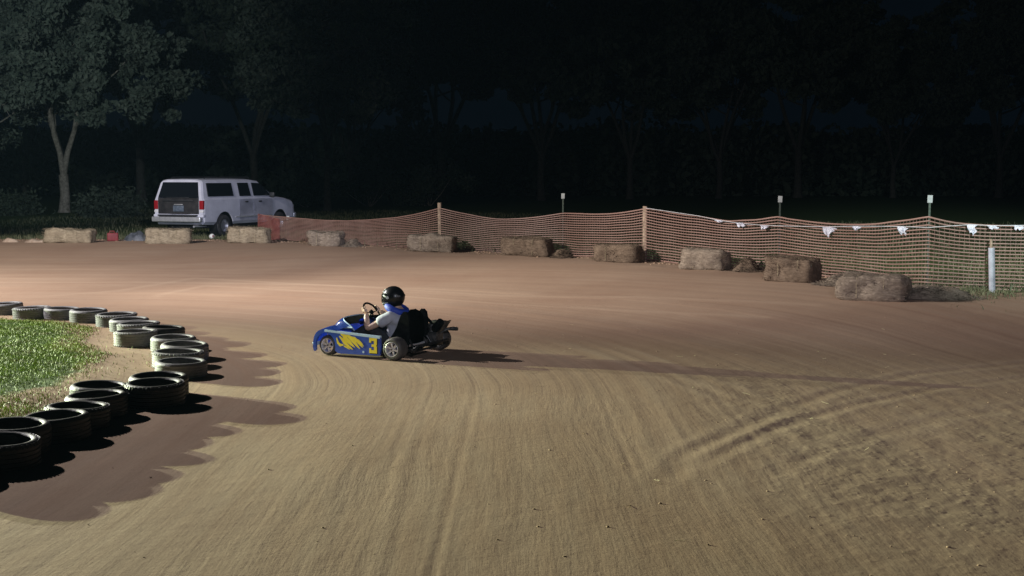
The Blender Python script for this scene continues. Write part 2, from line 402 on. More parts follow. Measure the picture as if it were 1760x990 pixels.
m_clod = worn('clod_soil', (0.22, 0.14, 0.09), (0.34, 0.23, 0.15), 0.95, scale=9)
def lumps(name, P, rmin, rmax, mat, label, cat):
    ico = bmesh.new(); bmesh.ops.create_icosphere(ico, subdivisions=1, radius=1)
    base = np.array([v.co[:] for v in ico.verts]); f = np.array([[v.index for v in q.verts] for q in ico.faces]); ico.free()
    n = len(P); r = (rmin * (rmax / rmin) ** (rng.random(n) ** 2.2))[:, None, None]
    jit = rng.uniform(.65, 1.25, (n, len(base), 1)); st = rng.uniform(.7, 1.4, (n, 1, 3)); st[..., 2] *= .6
    V = (P[:, None, :] + base[None] * jit * r * st).reshape(-1, 3)
    F = (f[None] + (np.arange(n) * len(base))[:, None, None]).reshape(-1, 3)
    o = raw_mesh(name, V, F, mat); tag(o, label, cat, kind='stuff')
X = rng.uniform(-3.5, 10, 14000); Y = rng.uniform(6.2, 23, 14000)
p = 0.03 + 0.42 * sstep(0.8, 3.5, X) * sstep(19, 11, Y) * sstep(.42, .62, fbm(X * .9, Y * .9, 12)); k = (rng.random(14000) < p) & (Y < np.interp(X, rx, ry) - .3)
lumps('dirt_clods', np.stack([X[k], Y[k], ground_z(X[k], Y[k])], -1), .003, .015, m_clod, 'small loose lumps of soil scattered on the dirt track', 'dirt')
X = rng.uniform(-20, 8.5, 2600); off = rng.normal(.35, .3, 2600); Y = np.interp(X, rx, ry) - off
lumps('rim_clods', np.stack([X, Y, ground_z(X, Y)], -1), .008, .05, m_clod, 'crumbly clods of soil thrown along the outer rim under the bales', 'dirt')
m_straw = worn('straw', (0.42, 0.34, 0.19), (0.66, 0.57, 0.36), 0.8, scale=20)
def straws(name, P, lmin, lmax, label, mat=None, up=0.25, wd=0.0016):
    n = len(P); a = rng.uniform(0, 2 * np.pi, n); L = rng.uniform(lmin, lmax, n)[:, None]
    d = np.stack([np.cos(a), np.sin(a), rng.normal(0, up, n)], -1) * L; s = np.stack([-np.sin(a), np.cos(a), np.zeros(n)], -1) * wd
    u = np.array([0, 0, wd])
    V = np.stack([P - d / 2 - s, P - d / 2 + s, P - d / 2 + u * 1.5, P + d / 2 - s, P + d / 2 + s, P + d / 2 + u * 1.5], 1).reshape(-1, 3)
    b = np.arange(n)[:, None] * 6
    F = np.concatenate([b + [0, 1, 4, 3], b + [1, 2, 5, 4], b + [2, 0, 3, 5]], 0)
    o = raw_mesh(name, V, F, mat or m_straw)
    if label: tag(o, label, 'straw', kind='stuff')
    return o
X = rng.uniform(0, 7, 70); Y = rng.uniform(7, 20, 70)
straws('loose_straw', np.stack([X, Y, ground_z(X, Y) + .004], -1), .03, .10, 'a few pale straws lying on the near dirt')

# ------------------------------------------------------------ tyres
def rubber(name, c0, c1):
    m, t, b = new_mat(name); v = objvec(t)
    f = noise_node(t, v, 6, 6, 0.7); g = noise_node(t, v, 30, 4, 0.6)
    c = ramp(t, f, [(0.35, c0), (0.70, c1)])
    # dust lies on everything that faces up
    nrm = t.nodes.new('ShaderNodeNewGeometry').outputs['Normal']; sx = t.nodes.new('ShaderNodeSeparateXYZ'); t.links.new(nrm, sx.inputs[0])
    up = math_node(t, 'MULTIPLY', math_node(t, 'MAXIMUM', sx.outputs[2], 0.0), math_node(t, 'MULTIPLY', g, 0.45), clamp=True)
    t.links.new(mixc(t, up, c, (0.22, 0.19, 0.165)), b.inputs['Base Color'])
    b.inputs['Roughness'].default_value = 0.55; bump(t, b, g, 0.004)
    return m
m_rub = [rubber('rubber_black', (0.018, 0.018, 0.020), (0.055, 0.055, 0.058)), rubber('rubber_grey', (0.13, 0.13, 0.145), (0.27, 0.27, 0.295)), rubber('rubber_pale', (0.15, 0.15, 0.16), (0.31, 0.305, 0.315))]
def tyre_mesh(mat, kind, D=0.595, W=0.205, hole=0.225):
    mb = MB(); Ro = D / 2; h = W / 2
    outer = [(hole, -h * .86), (hole + .010, -h * .96), (hole + .026, -h), (Ro - .034, -h * 1.0), (Ro - .012, -h * .88), (Ro - .003, -h * .72)]
    gro = []
    for k in range(5):
        z0 = -h * .62 + k * h * .31
        gro += [(Ro, z0 - h * .11), (Ro, z0 + h * .09), (Ro - .009, z0 + h * .11), (Ro - .009, z0 + h * .18)] if k < 4 else [(Ro, z0 - h * .11), (Ro, z0 + h * .09)]
    top = [(Ro - .003, h * .72), (Ro - .012, h * .88), (Ro - .034, h * 1.0), (hole + .026, h), (hole + .010, h * .96), (hole, h * .86)]
    inner = [(hole + .008, h * .80), (Ro - .045, h * .76), (Ro - .022, h * .45), (Ro - .020, -h * .45), (Ro - .045, -h * .76), (hole + .008, -h * .80)]
    mb.lathe(outer + gro + top + inner, n=56)
    if kind:                                                     # shoulder tread blocks
        for k in range(44):
            a = 2 * math.pi * k / 44
            for sgn in (-1, 1):
                mb.box((math.cos(a) * (Ro - .006), math.sin(a) * (Ro - .006), sgn * h * .80), (.018, .022, .030), Euler((0, -sgn * .5, a)).to_quaternion(), 0.003, 1)
    o = mb.build('tyre', mat, None, True, 35); return o
protos = [tyre_mesh(m_rub[i % 3], i // 3) for i in range(6)]
FL = ['grey tyre at the far left end of the ring, cut by the photo edge', 'ribbed grey tyre, second from the left edge in the far row',
      'grey tyre in the far row, third from the left edge', 'plain grey tyre in the far row, fourth from the left edge',
      'dusty tyre where the far row starts to bend, fifth from the left edge']
ordn = ['first', 'second', 'third', 'fourth', 'fifth', 'sixth', 'seventh', 'eighth', 'ninth', 'tenth', 'eleventh']
FL += ['grey tyre of the bend, %s past the straight far row' % ordn[i] for i in range(len(ROW_BEND) - 5)]
FL += ['pale ribbed tyre on the bend, farthest of the pale group near the tip', 'pale tyre second in the pale group near the tip', 'pale dusty tyre in the middle of the pale group near the tip',
       'pale worn tyre just behind the tip tyre', 'big grey tyre at the tip of the island, beside the gap']
NL = ['black tyre just on the camera side of the gap in the ring'] + ['black tyre %s from the gap in the near row' % ordn[i + 1] for i in range(len(CHAIN_NEAR) - 1)]
kinds_f = [1, 4, 1, 1, 4] + [1, 4, 0, 1, 0, 1][:len(ROW_BEND) - 5] + [5, 2, 2, 5, 1]; kinds_n = [0, 3, 0, 0, 3, 0, 0, 3, 0, 3, 0, 0]
for (pts, labs, kk, tl) in ((CHAIN_FAR, FL, kinds_f, 1), (CHAIN_NEAR, NL, kinds_n, 2)):
    for i, (x, y) in enumerate(pts):
        p0 = protos[kk[i]]; o = p0.copy(); col.objects.link(o)
        s = random.uniform(.97, 1.05); o.scale = (s, s, s * random.uniform(.94, 1.12) * (1.14 if tl == 2 else 1.0))
        lean = 0.0; packed = (tl == 2 or i > 4)
        o.location = (x, y, gz(x, y) + .092 * o.scale.z - .004); o.rotation_euler = (Matrix.Rotation(lean + random.uniform(-.025, .025), 3, 'X') @ Matrix.Rotation(random.uniform(-.04, .04), 3, 'Y') @ Matrix.Rotation(random.uniform(0, 6.28), 3, 'Z')).to_euler()
        tag(o, labs[i], 'tyre', 'tyres ringing the infield')
xs = [(-4.954, 18.074, .02)]
for (x, y, e), lb, kd in zip(xs, ['dark tyre lying outside the bend behind the others, second row'], (0,)):
    o = protos[kd].copy(); col.objects.link(o); o.location = (x, y, gz(x, y) + .095); o.rotation_euler = (0.02, 0.03, 1)
    tag(o, lb, 'tyre', 'tyres ringing the infield')
for p0 in protos: bpy.data.objects.remove(p0)

# ------------------------------------------------------------ hay bales
def hay_mat(name, c0, c1, c2):
    m, t, b = new_mat(name); v = objvec(t)
    mp = t.nodes.new('ShaderNodeMapping'); mp.inputs['Scale'].default_value = (9, 26, 30); t.links.new(v, mp.inputs[0])
    f = noise_node(t, mp.outputs[0], 1.0, 8, 0.75); g = noise_node(t, v, 3.2, 5, 0.6)
    c = ramp(t, f, [(0.30, c0), (0.52, c1), (0.70, c2)])
    t.links.new(mixc(t, ramp(t, g, [(0.42, (0, 0, 0)), (0.7, (1, 1, 1))]), c, mixc(t, 0.5, c, c0)), b.inputs['Base Color'])
    b.inputs['Roughness'].default_value = 0.9; b.inputs['Specular IOR Level'].default_value = 0.15
    bump(t, b, f, 0.02); return m
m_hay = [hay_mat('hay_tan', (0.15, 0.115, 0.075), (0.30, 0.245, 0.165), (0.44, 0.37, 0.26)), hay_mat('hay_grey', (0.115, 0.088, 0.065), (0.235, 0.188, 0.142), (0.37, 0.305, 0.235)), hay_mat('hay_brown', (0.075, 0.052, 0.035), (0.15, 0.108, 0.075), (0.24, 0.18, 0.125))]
m_twine = worn('twine', (0.32, 0.26, 0.15), (0.45, 0.38, 0.24), 0.8)
def bale(x, y, rz, L, kind, label, H=.46, D=.52, sag=0.0, seed=0):
    y *= K; root = empty('hay_bale', (x, y, gz(x, y) - .015), rz)
    b_ = bmesh.new(); nx, ny, nz = 26, 12, 11
    bmesh.ops.create_cube(b_, size=1.0)
    bmesh.ops.subdivide_edges(b_, edges=b_.edges[:], cuts=11, use_grid_fill=True)
    for v in b_.verts:
        p = v.co.copy() * 2                                            # -1..1
        q = Vector((p.x * L / 2, p.y * D / 2, p.z * H / 2))
        r = 0.085                                                      # rounded box
        inner = Vector((max(-L / 2 + r, min(L / 2 - r, q.x)), max(-D / 2 + r, min(D / 2 - r, q.y)), max(-H / 2 + r, min(H / 2 - r, q.z))))
        dlt = q - inner
        if dlt.length > 1e-6: q = inner + dlt.normalized() * min(dlt.length, r)
        nse = mnoise.noise(q * 3.1 + Vector((seed * 7.3, 0, 0))) * .045 + mnoise.noise(q * 9 + Vector((0, seed * 3.1, 0))) * .022 + mnoise.noise(q * 24 + Vector((0, 0, seed))) * .010
        q += (q.normalized() + (dlt.normalized() if dlt.length > 1e-6 else Vector())) * nse
        for tx in (-L * .2, L * .2):                                   # pinched by the strings
            q.z -= (1 if q.z > 0 else -1) * .022 * math.exp(-((q.x - tx) / .035) ** 2) * (abs(q.z) > H * .3)
        q.z -= sag * (q.x / L + .5) ** 2 * (q.z + H / 2) / H
        v.co = q + Vector((0, 0, H / 2))
    mb = MB(); mb.b.free(); mb.b = b_
    mb.build('bale_body', m_hay[kind], root, True, 75)
    n = 520                                                            # loose stalks standing out of the faces
    face = rng.integers(0, 3, n); P = np.zeros((n, 3))
    P[:, 0] = rng.uniform(-L / 2, L / 2, n); P[:, 1] = rng.uniform(-D / 2, D / 2, n); P[:, 2] = rng.uniform(0.02, H, n)
    P[face == 0, 1] = -D / 2; P[face == 1, 2] = H; k = face == 2; P[k, 0] = np.where(rng.random(k.sum()) < .5, -L / 2, L / 2)
    P[:, 2] -= sag * (P[:, 0] / L + .5) ** 2 * P[:, 2] / H
    straws('stray_stalks', P, .05, .15, None, m_hay[kind], .5, .0022).parent = root
    kids(root)[-1]['kind'] = 'stuff'
    for tx in (-L * .2, L * .2):
        e = .008; pts = [(tx, -D / 2 - e, .05), (tx, -D / 2 - e, H - .07), (tx, -D / 2 + .07, H - .002), (tx, D / 2 - .07, H - .002), (tx, D / 2 + e, H - .07), (tx, D / 2 + e, .05)]
        pts = [(a, c, z - sag * (a / L + .5) ** 2 * z / H) for a, c, z in pts]
        MB().tube(pts, .004, 5).build('twine', m_twine, root)
    tag(root, label, 'hay bale', 'hay bales along the outer edge'); return root
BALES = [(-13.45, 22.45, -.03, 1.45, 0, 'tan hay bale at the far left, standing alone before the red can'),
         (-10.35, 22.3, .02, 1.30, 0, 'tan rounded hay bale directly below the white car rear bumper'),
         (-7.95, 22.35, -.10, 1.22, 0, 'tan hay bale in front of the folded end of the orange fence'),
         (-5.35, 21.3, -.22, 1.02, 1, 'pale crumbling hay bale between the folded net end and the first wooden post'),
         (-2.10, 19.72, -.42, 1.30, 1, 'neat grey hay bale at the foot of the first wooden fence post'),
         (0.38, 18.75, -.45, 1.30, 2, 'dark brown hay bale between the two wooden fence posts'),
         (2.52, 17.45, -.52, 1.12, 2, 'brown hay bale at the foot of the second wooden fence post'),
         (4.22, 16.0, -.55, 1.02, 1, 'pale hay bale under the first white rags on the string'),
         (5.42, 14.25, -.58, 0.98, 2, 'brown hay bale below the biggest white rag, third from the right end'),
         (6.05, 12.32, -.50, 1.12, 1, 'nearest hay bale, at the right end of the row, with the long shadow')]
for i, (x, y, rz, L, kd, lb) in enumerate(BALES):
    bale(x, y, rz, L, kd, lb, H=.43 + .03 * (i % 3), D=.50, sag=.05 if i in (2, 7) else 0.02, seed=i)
def hay_heap(x, y, r, h, label, kd=1, n=700, sx=1.0, rz=0):
    y *= K; root = empty('loose_hay', (x, y, gz(x, y) - .01), rz)
    mb = MB(); P = []
    for i in range(13):
        row = []
        for j in range(25):
            rr = i / 12; a = 2 * math.pi * j / 24; hh = h * math.cos(rr * math.pi / 2) ** 1.2
            q = Vector((math.cos(a) * rr * r * sx, math.sin(a) * rr * r, hh)); q *= 1 + .35 * mnoise.noise(Vector((q.x * 6 + x, q.y * 6, j % 24 * .001)))
            q.z = max(q.z + .05 * mnoise.noise(q * 14), -.01) if rr < 1 else -.02
            row.append(q)
        row[-1] = row[0].copy(); P.append(row)
    mb.grid(P); bmesh.ops.remove_doubles(mb.b, verts=mb.b.verts, dist=1e-4); mb.build('hay_mound', m_hay[kd], root, True, 80)
    a = rng.uniform(0, 2 * np.pi, n); rr = np.sqrt(rng.random(n)) * 1.2
    Q = np.stack([np.cos(a) * rr * r * sx, np.sin(a) * rr * r, np.maximum(h * np.cos(np.minimum(rr, 1) * np.pi / 2) ** 1.2, 0) + .012], -1)
    o = straws('stalks', Q, .06, .2, None, m_hay[kd], .25, .0028); o.parent = root; o['kind'] = 'stuff'
    tag(root, label, 'hay', 'spilled hay beside the bales')
hay_heap(-4.52, 21.05, .26, .20, 'pale spilled hay against the net, right of the crumbling bale', 1)
hay_heap(1.25, 18.35, .26, .20, 'dark hay spill at the right end of the dark brown bale', 2)
hay_heap(5.02, 15.72, .30, .27, 'dark clump of hay right of the bale under the white rags', 2)
hay_heap(6.12, 13.75, .42, .16, 'low spill of hay between the two rightmost bales', 1)
hay_heap(7.05, 12.35, .38, .20, 'flattened hay right of the nearest bale, before the white pipe', 1, 900, 1.9, -.15)

# ------------------------------------------------------------ orange net fence
def at_s(s):
    acc = 0
    for (a, b_) in zip(FENCE, FENCE[1:]):
        L = math.hypot(b_[0] - a[0], b_[1] - a[1])
        if s <= acc + L or b_ is FENCE[-1]:
            k = (s - acc) / L; return a[0] + (b_[0] - a[0]) * k, a[1] + (b_[1] - a[1]) * k
        acc += L
def s_of(x):
    acc = 0
    for (a, b_) in zip(FENCE, FENCE[1:]):
        L = math.hypot(b_[0] - a[0], b_[1] - a[1])
        if x <= b_[0]: return acc + L * (x - a[0]) / (b_[0] - a[0])
        acc += L
    return acc
TOP = [(-7.98, .79), (-6.79, .73), (-4.79, .70), (-2.92, .90), (-1.95, 1.14), (-1.25, 1.00), (-.15, .88), (1.30, 1.07), (2.42, 1.10), (3.17, 1.25), (4.2, 1.10), (4.85, 1.04), (5.62, 1.16), (6.27, 1.08), (6.85, 1.12), (7.45, 1.29), (8.04, 1.18), (8.92, 1.15), (10.22, 1.26)]
txs = [s_of(a) for a, _ in TOP]; tzs = [b_ for _, b_ in TOP]
def smooth_interp(s):
    # monotone-ish smooth curve through the tops
    i = int(np.searchsorted(txs, s)) - 1; i = max(0, min(len(txs) - 2, i)); t_ = (s - txs[i]) / (txs[i + 1] - txs[i]); t_ = max(0, min(1, t_))
    def m(j):
        if j <= 0 or j >= len(txs) - 1 or TOP[j][0] in (-1.95, 1.30, 3.17, 5.62, 7.45): return None
        return (tzs[j + 1] - tzs[j - 1]) / (txs[j + 1] - txs[j - 1])
    d = (tzs[i + 1] - tzs[i]) / (txs[i + 1] - txs[i]); L = txs[i + 1] - txs[i]
    m0 = m(i); m1 = m(i + 1); m0 = 1.5 * d - .5 * m1 if m0 is None and m1 is not None else (m0 if m0 is not None else d); m1 = 1.5 * d - .5 * m0 if m1 is None else m1
    h00 = 2 * t_ ** 3 - 3 * t_ ** 2 + 1; h10 = t_ ** 3 - 2 * t_ ** 2 + t_; h01 = -2 * t_ ** 3 + 3 * t_ ** 2; h11 = t_ ** 3 - t_ ** 2
    return h00 * tzs[i] + h10 * L * m0 + h01 * tzs[i + 1] + h11 * L * m1
m_net, t, b = new_mat('orange_plastic'); v = t.nodes.new('ShaderNodeNewGeometry').outputs['Position']
t.links.new(ramp(t, noise_node(t, v, 1.2, 5, .7), [(0.35, (0.190, 0.104, 0.080)), (0.65, (0.245, 0.150, 0.120))]), b.inputs['Base Color']); b.inputs['Roughness'].default_value = .5
m_red, t, b = new_mat('red_orange_plastic'); t.links.new(ramp(t, noise_node(t, objvec(t), 5, 4, .6), [(.4, (.22, .065, .055)), (.7, (.30, .105, .085))]), b.inputs['Base Color']); b.inputs['Roughness'].default_value = .45
m_wood = worn('weathered_wood', (0.16, 0.11, 0.075), (0.36, 0.27, 0.19), .85, scale=14, bumpd=.006)
m_steel_green = worn('green_steel', (0.05, 0.075, 0.055), (0.10, 0.12, 0.09), .6, .3, 20)
m_white_tag = worn('white_paint', (0.62, 0.64, 0.62), (0.80, 0.81, 0.78), .5, scale=10)
m_pvc0 = worn('grey_card', (0.26, 0.28, 0.27), (0.38, 0.40, 0.38), .6, scale=10)
fence = empty('safety_fence', (-7.98, 23.27 * K, .3)); tag(fence, 'long sagging orange plastic net fence on posts round the outer edge', 'fence')
Ltot = s_of(10.22)
def net_point(s, f):
    x, y = at_s(min(max(s, 0), Ltot)); zt = smooth_interp(s); zb = .02 + .05 * (vnoise(np.array([s * .8]), np.array([3.]), 6)[0] - .4)
    wob = .035 * (float(vnoise(np.array([s * 1.3]), np.array([f * 1.5]), 7)[0]) - .5) * (1 - 0.3 * f)
    z = zb + (zt - zb) * f
    bend = .018 * (float(vnoise(np.array([s * 2.2]), np.array([f * 4.]), 17)[0]) - .5)
    return Vector((x - FENCE[0][0] + wob * .6, y - FENCE[0][1] + wob, z + bend))
def ribbon(V, F, pts, hw, th, vertical):
    base = len(V)
    for i, p in enumerate(pts):
        if vertical:
            q = pts[min(i + 1, len(pts) - 1)] - pts[max(i - 1, 0)]; sx = Vector((.75, -.66, 0)) * hw; n = Vector((.66, .75, 0)) * th
        else:
            q = pts[min(i + 1, len(pts) - 1)] - pts[max(i - 1, 0)]; sx = Vector((0, 0, hw)); n = Vector((-q.y, q.x, 0)).normalized() * th
        V += [p - sx - n, p + sx - n, p + sx + n, p - sx + n]
    for i in range(len(pts) - 1):
        a = base + i * 4
        for k in range(4): F.append((a + k, a + (k + 1) % 4, a + 4 + (k + 1) % 4, a + 4 + k))
V = []; F = []
NR = 19; S = np.arange(0, Ltot, .16)
for k in range(NR):
    ribbon(V, F, [net_point(s, k / (NR - 1)) for s in S], .0115 if k not in (0, NR - 1) else .015, .0015, False)
for s in np.arange(0, Ltot, .085):
    ribbon(V, F, [net_point(s, f) for f in np.linspace(0, 1, 10)], .0022, .001, True)
o = raw_mesh('netting', [tuple(q) for q in V], F, m_net, fence)
V = []; F = []                                                         # folded, doubled end of the net
for k in range(NR):
    pts = []
    for i in range(9):
        s = i / 8 * 1.05; q = net_point(s, k / (NR - 1)); q.y -= .05 + .03 * math.sin(i * 1.3); q.z += .02 - .10 * (s / 1.05) * (k / NR); pts.append(q)
    ribbon(V, F, pts, .009, .0015, False)
for i in range(24):
    ribbon(V, F, [net_point(i * .044, f) + Vector((0, -.05, .02 - .10 * i / 24 * f)) for f in np.linspace(0, 1, 8)], .004, .001, True)
o = raw_mesh('folded_net_end', [tuple(q) for q in V], F, m_red, fence); tag(o, 'redder doubled end of the net')
def fpost(x, y, h, kind):
    y *= K; lx, ly = x - FENCE[0][0], y - FENCE[0][1]
    if kind == 'wood':
        mb = MB(); mb.box((lx, ly + .05, h / 2 - .15), (.10, .07, h + .3), Euler((random.uniform(-.02, .02), random.uniform(-.02, .02), -.5)).to_quaternion(), .008)
        mb.build('wooden_post', m_wood, fence)
    else:
        mb = MB(); mb.box((lx, ly + .05, h / 2 - .15), (.036, .006, h + .3)); mb.box((lx, ly + .068, h / 2 - .15), (.006, .036, h + .3))
        for i in range(int(h / .09)): mb.box((lx, ly + .043, .1 + i * .09), (.02, .012, .012))
        o = mb.build('steel_stake', m_steel_green, fence, False)
        MB().box((lx, ly + .036, h - .045), (.088, .006, .135), Euler((0, random.uniform(-.05, .06), -.2)).to_quaternion(), .002, 1).build('tag_plate', m_pvc0, o)
fpost(-1.95, 20.03, 1.29, 'wood'); fpost(3.17, 17.57, 1.30, 'wood')
fpost(1.30, 18.86, 1.55, 's'); fpost(5.64, 15.55, 1.58, 's'); fpost(7.47, 13.21, 1.66, 's'); fpost(-6.9, 22.75, .76, 'w' if 0 else 's0')
# white string with tied rags
m_string = worn('white_string', (0.40, 0.40, 0.40), (0.55, 0.55, 0.56), .6)
m_rag = worn('white_rag', (0.74, 0.76, 0.84), (0.86, 0.87, 0.93), .7, scale=16)
ROPE = [(3.17, 17.50, 1.56), (4.21, 16.66, 1.42), (4.57, 16.37, 1.345), (4.95, 16.05, 1.295), (5.35, 15.73, 1.275), (5.62, 15.47, 1.28), (6.28, 14.68, 1.315), (6.62, 14.24, 1.36), (7.16, 13.57, 1.40), (7.43, 13.18, 1.41), (8.07, 12.99, 1.475), (8.39, 12.92, 1.46), (8.79, 12.85, 1.47), (10.2, 12.6, 1.5)]
ROPE = [(x, y * K, z) for x, y, z in ROPE]
root = empty('rag_line', (3.17, 17.50 * K, .3)); tag(root, 'white string with tied white rags drooping along the top of the net', 'string')
L0 = Vector((3.17, 17.50 * K, .3))
MB().tube([Vector(p) - L0 for p in ROPE], .006, 5).build('string', m_string, root)
def rag(px, py, pz, w_, h_, seed):
    random.seed(seed); mb = MB(); P = []
    for i in range(9):
        row = []
        for j in range(9):
            u = i / 8 - .5; v_ = j / 8; ww = w_ * (1 - .55 * v_ ** 1.5) * (1 + .25 * math.sin(seed + v_ * 5))
            row.append(Vector((u * ww * .8 + .02 * math.sin(v_ * 6 + seed), -u * ww * .6 - .012 - .022 * math.sin(u * 11 + seed) * v_, -v_ * h_ * (1 - .35 * abs(math.sin(u * 4 + seed))))))
        P.append(row)
    mb.grid(P); r_ = bmesh.ops.solidify(mb.b, geom=mb.b.faces[:], thickness=.003)
    o = mb.build('rag', m_rag, root, True, 80); o.location = Vector((px, py, pz)) - L0
for i, (x, y, z, w_, h_) in enumerate([(4.57, 16.35, 1.35, .20, .06), (4.95, 16.03, 1.31, .22, .10), (5.35, 15.70, 1.28, .17, .09), (6.28, 14.66, 1.32, .25, .21), (6.62, 14.22, 1.36, .16, .09), (7.16, 13.55, 1.40, .19, .16), (8.07, 12.97, 1.475, .17, .19), (8.39, 12.90, 1.465, .20, .07), (8.79, 12.83, 1.47, .17, .08)]):
    rag(x, y * K, z, w_ * 1.05, h_ * 1.1, i + 3)
# white plastic pipe standing in front of the net
random.seed(11)
root = empty('white_pipe', (8.38, 12.84 * K, gz(8.38, 12.84 * K))); root.rotation_euler = (.0, -.05, 0)
m_pvc = worn('white_plastic', (0.22, 0.22, 0.25), (0.36, 0.36, 0.40), .45, scale=6)
MB().lathe([(.055, -.05), (.055, .78), (.046, .78), (.046, -.05)], n=24).build('pipe', m_pvc, root)
MB().cone((0, 0, -.1), (0, 0, .93), .022, .020, 12).build('inner_stake', m_wood, root)
tag(root, 'short upright white plastic pipe over a stake, before the net at the right', 'pipe')

# ------------------------------------------------------------ odds and ends under the car
m_can = worn('red_plastic', (0.13, 0.010, 0.014), (0.19, 0.02, 0.02), .6)
m_dark = worn('black_plastic', (0.015, 0.016, 0.018), (0.03, 0.032, 0.036), .5)
root = empty('fuel_can', (-12.35, 22.85 * K, gz(-12.35, 22.85 * K)), .3)
MB().box((0, 0, .13), (.34, .22, .26), None, .04, 3).build('can_body', m_can, root)
MB().tube([(-.10, 0, .25), (-.08, 0, .31), (.04, 0, .31), (.06, 0, .25)], .016, 8).build('handle', m_can, root)
MB().cone((.12, 0, .25), (.15, 0, .33), .025, .02, 12).build('spout', m_dark, root)
tag(root, 'small red plastic fuel can on the grass right of the far left bale', 'fuel can')
m_tarp = worn('dark_tarp', (0.03, 0.035, 0.042), (0.11, 0.12, 0.14), .5, scale=5, bumpd=.02)
def mound(name, x, y, L, D, H, mat, seed, rz=0):
    y *= K
    mb = MB(); P = []
    for i in range(15):
        row = []
        for j in range(31):
            rr = i / 14; a = 2 * math.pi * (j % 30) / 30
            q = Vector((math.cos(a) * rr * L / 2, math.sin(a) * rr * D / 2, H * (1 - rr ** 2.2)))
            k = 1 + .22 * mnoise.noise(Vector((q.x * 3 + seed, q.y * 3, 0))); q.x *= k; q.y *= k; q.z = q.z * (1 + .5 * mnoise.noise(Vector((q.x * 5, q.y * 5, seed)))) - .015
            row.append(q)
        P.append(row)
    mb.grid(P); bmesh.ops.remove_doubles(mb.b, verts=mb.b.verts, dist=1e-4)
    o = mb.build(name, mat, None, True, 60); o.location = (x, y, gz(x, y)); o.rotation_euler = (0, 0, rz); return o
tag(mound('tarp', -11.65, 22.95, 1.0, .55, .28, m_tarp, 3), 'crumpled dark tarp heap between the red can and the bale under the car', 'tarp')
root = empty('plastic_jug', (-9.6, 23.6 * K, gz(-9.6, 23.6 * K)), .4)
MB().lathe([(0.001, 0), (.075, .0), (.085, .02), (.085, .15), (.06, .2), (.025, .24), (.025, .27), (.001, .27)], n=20, closed=False).build('jug_body', m_white_tag, root)
MB().cone((0, 0, .268), (0, 0, .29), .028, .028, 14).build('cap', m_can, root)
root.rotation_euler = (1.45, 0, .4); root.location.z += .085
tag(root, 'white plastic jug lying on the grass below the car rear wheel', 'jug')
m_stone = worn('pale_soil_lump', (0.30, 0.21, 0.15), (0.46, 0.36, 0.27), .9, scale=6, bumpd=.01)
tag(mound('soil_heap', -15.35, 22.6, .55, .35, .13, m_stone, 8), 'small pale soil heap at the far left edge of the rim', 'soil heap')
tag(mound('soil_heap', -14.55, 22.55, .75, .35, .10, m_stone, 9), 'low pale soil heap touching the left end of the far left bale', 'soil heap')

# ------------------------------------------------------------ trees
m_bark = worn('bark', (0.10, 0.085, 0.07), (0.24, 0.215, 0.185), .9, scale=7, bumpd=.02)
def leaf_mat(name, c0, c1, c2):
    m, t, b = new_mat(name); oi = t.nodes.new('ShaderNodeNewGeometry')
    v = oi.outputs['Position']; f = noise_node(t, v, .8, 4, .6); g = noise_node(t, v, 9, 2, .5)
    c = ramp(t, math_node(t, 'ADD', math_node(t, 'MULTIPLY', f, .6), math_node(t, 'MULTIPLY', g, .4)), [(.36, c0), (.5, c1), (.66, c2)])
    t.links.new(c, b.inputs['Base Color']); b.inputs['Roughness'].default_value = .75; b.inputs['Specular IOR Level'].default_value = .15
    return m
m_leaf = leaf_mat('leaves_mid', (.042, .056, .046), (.072, .090, .072), (.12, .132, .11))
m_leaf2 = leaf_mat('leaves_dark', (.026, .036, .026), (.040, .052, .036), (.060, .072, .050))
